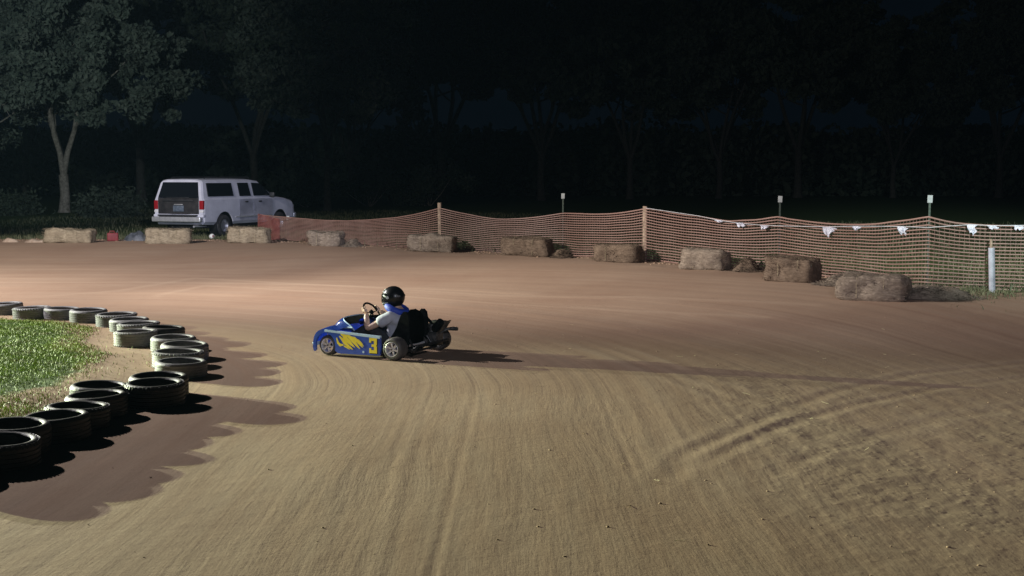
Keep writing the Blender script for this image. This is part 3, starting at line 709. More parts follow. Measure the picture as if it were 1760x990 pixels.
def tree_meshes(seed, H, spread, fork_h, trunk_r, n_limb, n_clump, leaves_per, leaf, lean=(0, 0), low=.18, mat=m_leaf, bark=None, tight=1.0):
    """returns trunk mesh and crown mesh data, base at the origin"""
    rn = random.Random(seed); r2 = np.random.default_rng(seed)
    mb = MB(); tips = []
    base = Vector((0, 0, -.2)); f0 = Vector((lean[0] * fork_h, lean[1] * fork_h, fork_h))
    mb.tube([base, base.lerp(f0, .15), base.lerp(f0, .5) + Vector((.06, .03, 0)), f0], [trunk_r * 1.6, trunk_r * 1.1, trunk_r * .92, trunk_r * .9], 10)
    def limb(p, d, L, r, depth):
        pts = [p]; rr = [r]; q = p.copy(); dd = d.copy(); nseg = 5
        for i in range(nseg):
            dd = (dd + Vector((rn.uniform(-.22, .22), rn.uniform(-.22, .22), rn.uniform(-.02, .2)))).normalized()
            q = q + dd * L / nseg; pts.append(q.copy()); rr.append(r * (1 - .62 * (i + 1) / nseg))
            if depth < 3 and i > 0 and rn.random() < .85:
                s = Vector((rn.uniform(-1, 1), rn.uniform(-1, 1), rn.uniform(-.25, .75))).normalized()
                limb(q.copy(), (dd * .4 + s).normalized(), L * rn.uniform(.45, .65), rr[-1] * .62, depth + 1)
        mb.tube(pts, rr, 7 if depth < 2 else 5)
        tips.append(q.copy()); tips.append(pts[-2].copy())
    for i in range(n_limb):
        a = 2 * math.pi * (i + rn.uniform(-.25, .25)) / n_limb; tilt = rn.uniform(.35, .75)
        d = Vector((math.cos(a) * tilt * spread / H * 1.6, math.sin(a) * tilt * spread / H * 1.6, 1)).normalized()
        limb(f0 + Vector((0, 0, -.1)), d, H * rn.uniform(.45, .62), trunk_r * .62, 1)
    tme = mb.build('trunk', bark or m_bark, None, True, 60)
    rn.shuffle(tips); cen = []
    for i in range(n_clump):
        t_ = tips[i % len(tips)]; cen.append((t_.x + rn.gauss(0, .6), t_.y + rn.gauss(0, .6), max(t_.z + rn.gauss(0, .5), H * low)))
    for i in range(n_clump // 2):                                     # skirts and outer boughs
        a = rn.uniform(0, 6.28); e = rn.uniform(-.35, 1); zz = H * (.55 + .42 * e); rad = spread * math.sqrt(max(.08, 1 - (e * .9) ** 2)) * rn.uniform(.7, 1)
        cen.append((math.cos(a) * rad + f0.x, math.sin(a) * rad + f0.y, max(zz, H * low)))
    cen = np.array(cen); nc = len(cen); crr = r2.uniform(.45, 1.25, nc) * tight
    which = r2.integers(0, nc, nc * leaves_per)
    u = r2.normal(0, 1, (len(which), 3)); u /= np.linalg.norm(u, axis=1)[:, None]
    P = cen[which] + u * (r2.random(len(which)) ** .45 * crr[which])[:, None] * np.array([1.25, 1.25, .75])
    n = len(P); a = r2.normal(0, 1, (n, 3)); a /= np.linalg.norm(a, axis=1)[:, None]; b_ = np.cross(a, r2.normal(0, 1, (n, 3))); b_ /= np.linalg.norm(b_, axis=1)[:, None]
    s = (leaf * r2.uniform(.6, 1.4, n))[:, None]
    V = np.stack([P - a * s, P + b_ * s * .5, P + a * s, P - b_ * s * .5], 1).reshape(-1, 3)
    cme = raw_mesh('crown', V, np.arange(n * 4).reshape(-1, 4), mat)
    return tme, cme
def place_tree(src, name, x, y, label, rz=0, s=1.0, group=None, cat='tree'):
    y *= K; root = empty(name, (x, y, .15), rz); root.scale = (s, s, s); tag(root, label, cat, group)
    for o in src:
        c = o.copy(); col.objects.link(c); c.parent = root
    return root
m_bark2 = worn('dark_bark', (0.02, 0.018, 0.015), (0.05, 0.045, 0.04), .95, scale=7)
A = tree_meshes(4, 13.5, 7.6, 2.2, .30, 4, 210, 190, .17, low=.26, tight=.72)
B = tree_meshes(12, 14, 5.0, 3.2, .22, 3, 60, 230, .16, low=.22, mat=m_leaf)
B2 = tree_meshes(17, 14, 5.0, 3.2, .22, 3, 60, 230, .16, low=.12, mat=m_leaf, bark=m_bark2)
Cc = tree_meshes(21, 18, 7.0, 3.5, .3, 4, 120, 170, .26, low=.03, mat=m_leaf2, bark=m_bark2)
Dd = tree_meshes(33, 17, 6.5, 3.0, .26, 5, 120, 170, .26, low=.03, mat=m_leaf2, bark=m_bark2)
n = 60000; wx = rng.uniform(-75, 85, n); wy = rng.uniform(130, 150, n); wz = rng.uniform(0, 1, n) * (5 + 4 * fbm(wx * .2, wy * .2, 3)); Pw = np.stack([wx, wy, wz], -1)
a_ = rng.normal(0, 1, (n, 3)); a_ /= np.linalg.norm(a_, axis=1)[:, None]; b2_ = np.cross(a_, rng.normal(0, 1, (n, 3))); b2_ /= np.linalg.norm(b2_, axis=1)[:, None]; s_ = .45 * rng.uniform(.6, 1.4, n)[:, None]
tag(raw_mesh('far_woods', np.stack([Pw - a_ * s_, Pw + b2_ * s_ * .6, Pw + a_ * s_, Pw - b2_ * s_ * .6], 1).reshape(-1, 3), np.arange(n * 4).reshape(-1, 4), m_leaf2), 'dark mass of undergrowth behind the tree line', 'woods', kind='stuff')
place_tree(A, 'forked_tree', -26.0, 43.0, 'big leafy tree with a pale forked trunk at the left', .4)
place_tree(B, 'leaning_tree', -29.6, 42.0, 'slimmer tree with a leaning pale trunk at the left edge', 2.0, .8).rotation_euler[1] = .22
place_tree(B2, 'broadleaf_tree', -11.2, 45.0, 'tree with faintly lit hanging leaf clumps right of the car', 4.1)
row = [(-19.5, 56, 'Cc', 'dark tall tree between the forked tree and the leaf clumps'), (-38, 58, 'Dd', 'dark tree behind the left edge tree'), (-30, 60, 'Cc', 'dark tall tree behind the forked tree'),
       (-13, 60, 'Dd', 'dark tree right behind the faintly lit leaf clumps'), (-5.5, 58, 'Cc', 'dark tree left of the first wooden fence post, far beyond the field'), (2.5, 63, 'Dd', 'dark tree beyond the field above the first white stake tag'),
       (10.5, 66, 'Cc', 'dark tree beyond the field above the second wooden post'), (19, 68, 'Dd', 'dark tree beyond the field left of the middle stake tag'), (27, 70, 'Cc', 'dark tree beyond the field above the middle stake tag'),
       (36, 70, 'Dd', 'dark tree beyond the field above the right stake tag, with a faint glint of leaves'), (46, 70, 'Cc', 'dark tree at the far right edge of the field')]
for i, (x, y, k, lb) in enumerate(row):
    place_tree(Cc if k == 'Cc' else Dd, 'dark_tree', x, y, lb, i * 1.7, 1.0 + .12 * (i % 3), 'dark tree line beyond the field')
def bush(x, y, r, h, seed, label):
    r2 = np.random.default_rng(seed); n = 3800; y *= K; root = empty('bush', (x, y, .15)); tag(root, label, 'bush', 'bushes behind the fence')
    cen = np.stack([r2.normal(0, r * .45, 16), r2.normal(0, r * .35, 16), r2.uniform(.3, h, 16)], -1); wv = r2.integers(0, 16, n)
    P = cen[wv] + r2.normal(0, .32, (n, 3)); P[:, 2] = np.abs(P[:, 2]); a = r2.normal(0, 1, (n, 3)); a /= np.linalg.norm(a, axis=1)[:, None]; b_ = np.cross(a, r2.normal(0, 1, (n, 3))); b_ /= np.linalg.norm(b_, axis=1)[:, None]; s = .11 * r2.uniform(.6, 1.4, n)[:, None]
    V = np.stack([P - a * s, P + b_ * s * .5, P + a * s, P - b_ * s * .5], 1).reshape(-1, 3)
    raw_mesh('foliage', V, np.arange(n * 4).reshape(-1, 4), m_leaf2, root)
    mb = MB()
    for c_ in cen[:7]: mb.tube([(0, 0, -.1), (c_[0] * .5, c_[1] * .5, c_[2] * .4), tuple(c_)], [.04, .025, .01], 5)
    mb.build('stems', m_bark, root)
for q in [(-13.8, 50, 1.6, 2.2, 1, 'dark bush just right of the car bonnet'), (-9.8, 51, 1.8, 2.9, 2, 'rounded dark bush between the car and the first wooden post'), (-5.8, 52, 1.8, 2.3, 3, 'low dark bush left of the first wooden post'), (-20.8, 38, 1.3, .8, 4, 'low dark bush behind the car, left of its roof'), (-27.0, 40, 1.2, .6, 5, 'low dark bush at the foot of the forked tree')]: bush(*q)
for src in (A, B, B2, Cc, Dd):
    for o in src: bpy.data.objects.remove(o)
# ------------------------------------------------------------ white car
def build_car():
    root = empty('estate_car', (-11.65, 44.8, .15), 0); root.scale = (1.08, 1.06, 1.04)
    hd = Vector((math.sin(R(22)), math.cos(R(22)), 0)); root.rotation_euler = (0, 0, math.atan2(hd.y, hd.x))
    tag(root, 'white long estate car parked beyond the bales, its dark tailgate towards us', 'car')
    m_paint, t, b = new_mat('white_car_paint'); v = objvec(t)
    t.links.new(ramp(t, noise_node(t, v, 2.5, 5, .6), [(.35, (.50, .51, .58)), (.65, (.62, .63, .71))]), b.inputs['Base Color'])
    b.inputs['Roughness'].default_value = .38; b.inputs['Coat Weight'].default_value = .4
    m_glass, t, b = new_mat('dark_glass'); b.inputs['Base Color'].default_value = (.008, .010, .013, 1); b.inputs['Roughness'].default_value = .08
    m_gate = worn('dark_tailgate', (.012, .012, .014), (.035, .033, .034), .5, scale=4)
    m_chrome = worn('dull_chrome', (.55, .56, .58), (.72, .73, .74), .35, .6, 9)
    m_tail, t, b = new_mat('red_lens'); b.inputs['Base Color'].default_value = (.28, .012, .018, 1); b.inputs['Roughness'].default_value = .25
    m_lens = worn('clear_lens', (.6, .6, .6), (.7, .7, .7), .25)
    m_tyre = m_rub[0]
    BELT = 1.33; HT = 1.95
    # stations: x low, x top, z bottom, z belt, z top, half width low, half width top
    ST = [(.00, .16, .50, BELT, HT - .03, .95, .77), (.08, .22, .44, BELT, HT, .985, .80), (.6, .6, .42, BELT, HT + .01, 1.0, .81), (1.8, 1.8, .42, BELT, HT + .02, 1.0, .82), (2.9, 2.9, .42, BELT, HT + .01, 1.0, .81),
          (3.42, 3.42, .42, BELT - .01, HT - .04, 1.0, .79), (4.22, 4.22, .42, BELT - .04, BELT + .01, .99, .86), (4.9, 4.9, .44, 1.22, 1.27, .985, .88), (5.4, 5.4, .46, 1.12, 1.18, .96, .84), (5.58, 5.58, .5, .98, 1.03, .90, .78)]
    def section(s):
        xl, xt, zb, zl, zt, hw, ht = s
        p = [(hw * .90, zb), (hw * .99, zb + .10), (hw, (zb + zl) / 2), (hw * .985, zl - .06), (hw * .955, zl)]
        dz = zt - zl
        p += [(hw * .955 + (ht - hw * .955) * .86, zl + dz * .86), (ht - .05, zt - dz * .04), (ht - .22, zt + .008), (0, zt + .02)]
        q = [(y, z) for y, z in p]; q = q + [(-y, z) for y, z in q[-2::-1]]
        return [Vector((xl + (xt - xl) * max(0, min(1, (z - BELT) / (HT - BELT))) ** .9 if z > BELT else xl, y, z)) for y, z in q]
    mb = MB(); rings = [[mb.b.verts.new(p) for p in section(s)] for s in ST]
    for A_, B_ in zip(rings, rings[1:]):
        n = len(A_)
        for k in range(n): mb.b.faces.new((A_[k], A_[(k + 1) % n], B_[(k + 1) % n], B_[k]))
    mb.b.faces.new(rings[0]); mb.b.faces.new(rings[-1][::-1])
    bmesh.ops.subdivide_edges(mb.b, edges=mb.b.edges[:], cuts=2, use_grid_fill=True); bmesh.ops.triangulate(mb.b, faces=mb.b.faces[:])
    body = mb.build('body', m_paint, root, True, 16)
    cut = MB()
    for ax in (1.15, 4.52):
        for sy in (-1, 1): cut.cone((ax, sy * .70, .36), (ax, sy * 1.2, .36), .50, .50, 36)
    cutter = cut.build('cutter', m_dark, None)
    cutter.matrix_world = root.matrix_world
    cutter.parent = root
    md = body.modifiers.new('arches', 'BOOLEAN'); md.object = cutter; md.operation = 'DIFFERENCE'; md.solver = 'EXACT'
    bpy.context.view_layer.update(); dg = bpy.context.evaluated_depsgraph_get()
    me = bpy.data.meshes.new_from_object(body.evaluated_get(dg)); body.modifiers.clear(); body.data = me; me.set_sharp_from_angle(angle=R(8)); bpy.data.objects.remove(cutter)
    def side_y(x, z):
        k = (z - BELT) / (HT - BELT) / .86; return .955 + (.81 - .955) * .86 * k
    def pane(pts, name='side_window', sgn=-1):
        mb = MB(); A_ = [mb.b.verts.new((x, sgn * (side_y(x, z) + .024), z)) for x, z in pts]; B_ = [mb.b.verts.new((x, sgn * (side_y(x, z) - .03), z)) for x, z in pts]
        mb.b.faces.new(A_); mb.b.faces.new(B_[::-1]); n = len(pts)
        for i in range(n): mb.b.faces.new((A_[i], B_[i], B_[(i + 1) % n], A_[(i + 1) % n]))
        mb.build(name, m_glass, root, False)
    zt = 1.83
    for sg in (-1, 1):
        pane([(.30, 1.38), (.34, zt), (1.72, zt), (1.72, 1.38)], sgn=sg)
        pane([(2.08, 1.37), (2.08, zt), (2.70, zt), (2.74, 1.37)], sgn=sg)
        pane([(2.92, 1.37), (2.92, zt), (3.40, zt - .02), (3.98, 1.37)], sgn=sg)
        # doors: thin dark shut lines with a door skin between them
        for (x0, x1) in ((2.0, 2.82), (2.85, 4.02)):
            mb = MB()
            P = [[(x0 + (x1 - x0) * i / 8, sg * (1.0 * (1 - .012 * abs((z - .9) / .4) ** 2) + .006), z) for z in np.linspace(.52, 1.27, 7)] for i in range(9)]
            mb.grid(P); bmesh.ops.solidify(mb.b, geom=mb.b.faces[:], thickness=.012)
            d = mb.build('door', m_paint, root, True, 60)
            MB().box((x0 + .40 if x0 < 2.5 else x0 + .38, sg * 1.02, 1.17), (.17, .03, .05), None, .008).build('handle', m_dark, d)
        MB().box((2.85, sg * 1.008, .66), (2.2, .02, .04), None, .006).build('side_trim', m_chrome, root)
        MB().box((3.86, sg * 1.10, 1.40), (.10, .20, .16), None, .03).build('mirror', m_dark, root)
        MB().box((5.50, sg * .72, .92), (.16, .34, .17), None, .02).build('headlight', m_lens, root)
        MB().box((.035, sg * .895, 1.10), (.10, .155, .30), None, .015).build('tail_light', m_tail, root)
        MB().box((.035, sg * .895, .885), (.09, .155, .08), None, .015).build('reversing_light', m_lens, root)
        MB().box((.04, sg * .88, .74), (.14, .22, .10), None, .03).build('bumper_corner', m_paint, root)
        mb = MB()                                                  # roof rail
        mb.tube([(.5, sg * .66, HT + .03), (.6, sg * .66, HT + .075), (3.0, sg * .66, HT + .075), (3.1, sg * .66, HT + .02)], .018, 8); mb.build('roof_rail', m_dark, root)
    # windscreen
    mb = MB(); P = [[Vector((3.47 + .70 * k, y * (.70 + .10 * k), HT - .055 - k * (HT - BELT - .10) + .028)) for y in (-1, -.5, 0, .5, 1)] for k in (0, .5, 1)]
    mb.grid(P); bmesh.ops.solidify(mb.b, geom=mb.b.faces[:], thickness=.01); mb.build('windscreen', m_glass, root)
    # rear: window above, dark gate below
    def rear_x(z): return .16 * max(0, (z - BELT) / (HT - BELT)) ** .9 if z > BELT else 0
    def rear_panel(poly, name, mat, th=.012, off=.006):
        mb = MB(); A_ = [mb.b.verts.new((rear_x(z) - off - th, y, z)) for y, z in poly]; B_ = [mb.b.verts.new((rear_x(z) + .02, y, z)) for y, z in poly]
        mb.b.faces.new(A_); mb.b.faces.new(B_[::-1]); n = len(poly)
        for i in range(n): mb.b.faces.new((A_[i], B_[i], B_[(i + 1) % n], A_[(i + 1) % n]))
        return mb.build(name, mat, root, True, 30)
    g = rear_panel([(-.80, 1.335), (-.69, 1.86), (.69, 1.86), (.80, 1.335)], 'rear_window', m_glass)
    tg = rear_panel([(-.80, .80), (-.80, 1.325), (.80, 1.325), (.80, .80)], 'tailgate', m_gate)
    MB().box((-.04, 0, 1.24), (.03, 1.2, .05), None, .01).build('gate_trim', m_dark, tg)
    MB().box((-.035, -.02, .98), (.02, .42, .20), None, .006).build('number_plate', worn('dirty_plate', (.06, .08, .11), (.13, .16, .20), .5, scale=14), tg)
    MB().box((-.035, -.02, 1.115), (.03, .34, .03), None, .005).build('plate_lamp', m_chrome, tg)
    MB().box((-.03, 0, 1.35), (.02, .9, .02), None, .004).build('wiper', m_dark, g)
    MB().box((-.10, 0, .62), (.16, 1.92, .17), None, .035, 3).build('rear_bumper', m_chrome, root)
    MB().box((-.06, 0, .75), (.14, 1.50, .05), None, .01).build('bumper_step', m_dark, root)
    MB().box((5.62, 0, .62), (.16, 1.85, .20), None, .04, 3).build('front_bumper', m_chrome, root)
    MB().box((5.56, 0, .90), (.08, 1.05, .22), None, .01).build('grille', m_dark, root)
    MB().box((2.7, 0, .40), (4.6, 1.3, .20), None, .03).build('underbody', m_dark, root)
    MB().cone((-.05, -.62, .38), (.6, -.62, .38), .035, .035, 12).build('exhaust', m_chrome, root)
    mrim = worn('steel_wheel', (.28, .28, .30), (.46, .46, .48), .4, .7, 12)
    for ax in (1.15, 4.52):
        for sy in (-1, 1):
            W = .13; yo = sy * .86
            wl = MB().lathe([(.22, -W), (.30, -W * 1.02), (.365, -W * .8), (.38, -W * .5), (.38, W * .5), (.365, W * .8), (.30, W * 1.02), (.22, W), (.21, 0)], 'y', (ax, yo, .38), 36).build('wheel', m_tyre, root)
            mb = MB(); mb.lathe([(.001, .03 * sy), (.06, .035 * sy), (.08, .02 * sy), (.17, .02 * sy), (.19, .06 * sy), (.215, .10 * sy), (.215, -.08 * sy)], 'y', (ax, yo, .38), 30, False)
            mb.build('rim', mrim, wl)
            MB().cone((ax, sy * .71, .38), (ax, sy * .76, .38), .12, .12, 20).build('brake_drum', m_dark, wl)
            mb = MB(); mb.lathe([(.001, sy * .706), (.494, sy * .706), (.494, sy * .965)], 'y', (ax, 0, .36), 40, False); bmesh.ops.solidify(mb.b, geom=mb.b.faces[:], thickness=.004); mb.build('wheel_arch', m_dark, root)
build_car()

# ------------------------------------------------------------ go-kart
KH = (-.890, .455)
kart = empty('go_kart', (-1.25, 16.55, gz(-1.25, 16.55) + .004), math.atan2(KH[1], KH[0]))
kart.scale = (1.04, 1.04, 1.04); tag(kart, 'low blue racing kart with yellow flames and a yellow number 3', 'go-kart')
mk_blue, t, b = new_mat('blue_bodywork'); v = objvec(t)
t.links.new(ramp(t, noise_node(t, v, 6, 4, .6), [(.3, (.025, .070, .40)), (.7, (.040, .110, .52))]), b.inputs['Base Color']); b.inputs['Roughness'].default_value = .28; b.inputs['Coat Weight'].default_value = .5
mk_stripe = worn('light_blue_trim', (.42, .60, .80), (.55, .70, .86), .35)
mk_yel = worn('yellow_decal', (.80, .62, .03), (.88, .72, .06), .4)
mk_blk = worn('black_decal', (.008, .008, .010), (.014, .014, .016), .4)
mk_black = worn('black_seat', (.004, .004, .005), (.010, .010, .011), .95, scale=12, spec=.03)
mk_frame = worn('black_steel', (.012, .012, .013), (.035, .035, .036), .45, .4, 12)
mk_alu = worn('polished_alloy', (.70, .70, .72), (.88, .88, .90), .38, .55, 14)
mk_eng = worn('engine_metal', (.03, .03, .032), (.16, .155, .15), .5, .6, 26)
mk_tyre = rubber('kart_rubber', (.035, .032, .032), (.085, .078, .078))
WB = .97; FR = .128; RR = .140
def nx(x): return x if x < .97 else .97 + (x - .97) * .64
def kart_side(sg):
    y0 = sg * .545; y1 = sg * .575
    poly = [(.17, .055), (.155, .16), (.165, .287), (.55, .305), (.97, .325), (1.06, .324), (1.13, .312), (1.19, .283), (1.235, .235), (1.262, .17), (1.268, .10), (1.25, .055), (1.22, .05)]
    poly = [(nx(x), z) for x, z in poly]
    for k in range(13):                                              # wheel arch, front to back
        a = R(-18) + (R(198) + R(18)) * k / 12
        poly.append((WB + .150 * math.cos(a), .125 + .165 * math.sin(a)))
    poly += [(.78, .045), (.5, .048)]
    mb = MB(); mb.prism(poly, y0, y1); o = mb.build('side_panel', mk_blue, kart, True, 30)
    e = sg * .577
    top = [(.165, .287), (.55, .305), (.90, .322)]
    mb = MB(); mb.prism([(.165, .262), (.162, .292), (.55, .310), (.98, .331), (.98, .305), (.55, .284)], y0 - sg * .004, y1 + sg * .005); mb.build('top_trim', mk_stripe, o)
    if True:
        # 3 as blocky slab, black drop behind
        def three(dx, dz, yy0, yy1, name, mat, gr=0.0):
            w_, h_ = .112, .190; s_ = .034; x0 = .262 + dx; z0 = .078 + dz
            k = -1                                                    # reads left to right seen from outside
            mb = MB(); X_ = lambda u: x0 - sg * (u - .5) * (w_ + gr); Z_ = lambda v_: z0 + (v_ - .5) * (h_ + gr) + h_ / 2
            for u0, u1, v0, v1 in ((0, .62, .80, 1), (0, .27, .68, .80), (.62, 1, .54, 1), (.30, .62, .42, .58), (.62, 1, 0, .46), (0, .62, 0, .20), (0, .27, .20, .32), (.62, .92, .46, .54)):
                mb.prism([(X_(u0), Z_(v0)), (X_(u1), Z_(v0)), (X_(u1), Z_(v1)), (X_(u0), Z_(v1))], yy0, yy1)
            mb.build(name, mat, o, False)
        three(-sg * .008, -.006, y1 - sg * .002, y1 + sg * .0015, 'number_shadow', mk_blk, .008)
        three(0, 0, y1 + sg * .002, y1 + sg * .004, 'number', mk_yel)
        # flames: curling tongues running back from the front wheel
        mb = MB()
        def tongue(pts, ws, yy0, yy1):
            L_, R_ = [], []
            for i, (x, z) in enumerate(pts):
                a = Vector(pts[max(0, i - 1)]); c_ = Vector(pts[min(len(pts) - 1, i + 1)]); d = (c_ - a).normalized(); n = Vector((-d.y, d.x)) * ws[i]
                L_.append((x + n.x, z + n.y)); R_.append((x - n.x, z - n.y))
            for i in range(len(pts) - 1):
                mb.prism([L_[i], L_[i + 1], R_[i + 1], R_[i]], yy0, yy1)
        T = [([(.80, .225), (.785, .17), (.76, .145), (.725, .150)], [.004, .012, .014, .006]),
             ([(.755, .27), (.725, .262), (.70, .22), (.665, .19), (.63, .155), (.60, .13)], [.008, .018, .022, .020, .012, .002]),
             ([(.77, .245), (.74, .215), (.71, .175), (.675, .145), (.64, .118), (.62, .105)], [.004, .013, .017, .013, .008, .002]),
             ([(.70, .262), (.665, .248), (.63, .215), (.595, .175), (.565, .140), (.545, .118)], [.006, .016, .019, .016, .009, .002]),
             ([(.64, .245), (.605, .232), (.57, .200), (.54, .165), (.515, .135)], [.005, .014, .015, .010, .002]),
             ([(.72, .140), (.68, .122), (.655, .105)], [.006, .008, .002]),
             ([(.59, .225), (.56, .21), (.53, .18), (.505, .150)], [.003, .010, .009, .002])]
        for i, (p_, w_) in enumerate(T): tongue([(.80 - (.80 - px_) * 1.36, .105 + (pz_ - .105) * 1.12) for px_, pz_ in p_], [q_ * 1.3 for q_ in w_], y1 + sg * .001, y1 + sg * (.003 + .0002 * i))
        mb.build('flame_decal', mk_yel, o, False)
        MB().cone((.405, y1, .085), (.405, y1 + sg * .003, .085), .015, .015, 12).build('round_sticker', mk_stripe, o)
    # fender skin reaching inwards over the front wheel
    mb = MB(); P = []
    for (x, z) in [(.80, .322), (.97, .327), (1.06, .326), (1.13, .314), (1.19, .285), (1.237, .236), (1.264, .172), (1.270, .10)]:
        P.append([Vector((nx(x), sg * (.575 - .30 * k), z + .03 * math.sin(k * math.pi / 2))) for k in np.linspace(0, 1, 6)])
    mb.grid(P); bmesh.ops.solidify(mb.b, geom=mb.b.faces[:], thickness=.008); mb.build('fender', mk_blue, kart)
kart_side(1); kart_side(-1)
# nose between the fenders and the raised fairing in front of the driver
mb = MB(); P = []
for i in range(9):
    k = i / 8; z = .36 - .02 * k; row = []
    prof = [(1.0, .358), (1.09, .352), (1.16, .325), (1.215, .275), (1.25, .21), (1.272, .14), (1.265, .07)][min(i, 6)] if i < 7 else (1.2, .05)
    for y in np.linspace(-.28, .28, 9): row.append(Vector((nx(prof[0]) + .012 * (1 - (y / .28) ** 2), y, prof[1])))
    P.append(row)
mb.grid(P[:8]); bmesh.ops.solidify(mb.b, geom=mb.b.faces[:], thickness=.01); mb.build('nose', mk_blue, kart)
for sg in (-1, 1): MB().box((nx(1.262), sg * .50, .14), (.05, .10, .05), Euler((0, .25, -sg * .1)).to_quaternion(), .008).build('nose_lamp_decal', mk_stripe, kart)
def fair_pt(u, j, shrink=1.0, xo=0.0):
    a = math.pi * j / 20; top = .325 + .125 * math.sin(min(1, u * 1.25) * math.pi / 2) ** .7; hw = .31 + .02 * u
    x = 1.05 - u * (.11 + .24 * (1 - math.sin(a)) ** 1.5) + xo
    return Vector((x, math.copysign(abs(math.cos(a)) ** .6, math.cos(a)) * hw * shrink, .30 + (top - .30) * math.sin(a) ** .5 * shrink))
mb = MB(); P = [[fair_pt(i / 10, j) for j in range(21)] for i in range(11)]
mb.grid(P); bmesh.ops.solidify(mb.b, geom=mb.b.faces[:], thickness=.008); fair = mb.build('fairing', mk_blue, kart, True, 50)
mb = MB(); P = []
for i in range(5):
    P.append([fair_pt(1, j, .985) * (1 - i / 4) + Vector((.66, fair_pt(1, j, .97).y, fair_pt(1, j, .97).z + .02)) * (i / 4) for j in range(2, 19)])
mb.grid(P); bmesh.ops.solidify(mb.b, geom=mb.b.faces[:], thickness=.008); mb.build('cowl', mk_black, fair, True, 50)
mb = MB(); mb.tube([fair_pt(1, j, 1.0) + Vector((0, 0, .004)) for j in range(21)], .008, 6); mb.build('fairing_edge', mk_stripe, fair)
for sg in (-1, 1):
    mb = MB(); mb.tube([(1.06, sg * .318, .335), (.90, sg * .328, .338), (.72, sg * .340, .340)], .012, 8); mb.build('fairing_trim', mk_stripe, fair)
# chassis
mb = MB()
for sg in (-1, 1):
    mb.tube([(-.12, sg * .26, .10), (.2, sg * .30, .075), (.75, sg * .28, .075), (1.22, sg * .20, .09)], .016, 8)
    mb.tube([(-.05, sg * .50, .10), (.15, sg * .54, .08), (.75, sg * .53, .08), (.83, sg * .40, .08)], .012, 8)
for x in (-.12, .2, .75, 1.2): mb.tube([(x, -.30, .085), (x, .30, .085)], .014, 8)
mb.build('frame', mk_frame, kart)
MB().box((.72, 0, .060), (.95, .56, .006)).build('floor_tray', mk_frame, kart, False)
mb = MB(); mb.tube([(-.22, -.42, .11), (-.25, -.36, .17), (-.25, .36, .17), (-.22, .42, .11)], .016, 8); mb.tube([(-.12, .25, .12), (-.25, .25, .17)], .012, 6); mb.tube([(-.12, -.25, .12), (-.25, -.25, .17)], .012, 6); mb.build('rear_bumper', mk_frame, kart)
MB().cone((0, -.64, RR), (0, .56, RR), .016, .016, 14).build('rear_axle', mk_alu, kart)
MB().cone((WB, -.45, FR), (WB, .45, FR), .013, .013, 12).build('front_axle', mk_frame, kart)
def kwheel(x, y, r, w_, sg):
    h = w_ / 2; ri = .088
    o = MB().lathe([(ri, -h), (ri + .02, -h * 1.06), (r - .022, -h * 1.04), (r - .006, -h * .86), (r, -h * .55), (r, h * .55), (r - .006, h * .86), (r - .022, h * 1.04), (ri + .02, h * 1.06), (ri, h), (ri - .004, 0)], 'y', (x, y, r), 44).build('wheel', mk_tyre, kart)
    mb = MB(); e = sg * h
    mb.lathe([(ri + .004, e * 1.03), (ri - .001, e * 1.06), (ri - .008, e * .9), (ri - .010, e * .4), (ri - .008, -e * .9), (ri + .002, -e * 1.03), (ri + .001, 0)], 'y', (x, y, r), 32)
    mb.lathe([(.001, e * .75), (.022, e * .75), (.026, e * .6), (.026, e * .4), (.001, e * .4)], 'y', (x, y, r), 18, False)
    for k in range(6):
        a = k * math.pi / 3 + .3; c_ = Vector((x + math.cos(a) * .052, y + e * .72, r + math.sin(a) * .052))
        mb.box(c_, (.056, .014, .024), Euler((0, -a, 0)).to_quaternion(), .003, 1)
    rim = mb.build('rim', mk_alu, o)
    MB().cone((x, y + e * .75, r), (x, y + e * .95, r), .010, .009, 6).build('hub_nut', mk_eng, rim)
kwheel(0, .485, RR, .175, 1); kwheel(0, -.575, RR, .185, -1); kwheel(WB, .475, FR, .125, 1); kwheel(WB, -.475, FR, .125, -1)
# seat
mb = MB()
side = [(.34, .07), (.34, .13), (.26, .20), (.185, .28), (.14, .37), (.105, .46), (.08, .53), (.045, .565), (.0, .565), (-.035, .53), (-.05, .44), (-.045, .30), (-.03, .16), (.0, .08), (.06, .055)]
for sg in (-1, 1): mb.prism(side, sg * .190, sg * .230)
mb.b.faces.ensure_lookup_table()
bmesh.ops.bevel(mb.b, geom=[e for e in mb.b.edges if len({round(v.co.y, 3) for v in e.verts}) == 1], offset=.010, segments=2, affect='EDGES')
seat = mb.build('seat', mk_black, kart, True, 50)
mb = MB(); P = []
for i in range(14):
    k = i / 13; cx = .02 - .035 * math.sin(k * 2.4) + .05 * k ** 3; cz = .07 + .51 * k; hw = .19 * (1 if k < .8 else math.sqrt(max(.05, 1 - ((k - .8) / .21) ** 2)))
    P.append([Vector((cx - .02 * (1 - (j / 6 - 1) ** 2), (j / 6 - 1) * hw, cz)) for j in range(13)])
mb.grid(P); bmesh.ops.solidify(mb.b, geom=mb.b.faces[:], thickness=.035); mb.build('backrest', mk_black, kart, True, 60)
MB().box((.20, 0, .075), (.30, .36, .035), None, .012).build('seat_pan', mk_black, seat)
mb = MB()
for sg in (-1, 1): mb.tube([(.02, sg * .2, .30), (-.10, sg * .22, .12)], .012, 6)
mb.build('seat_struts', mk_frame, seat)
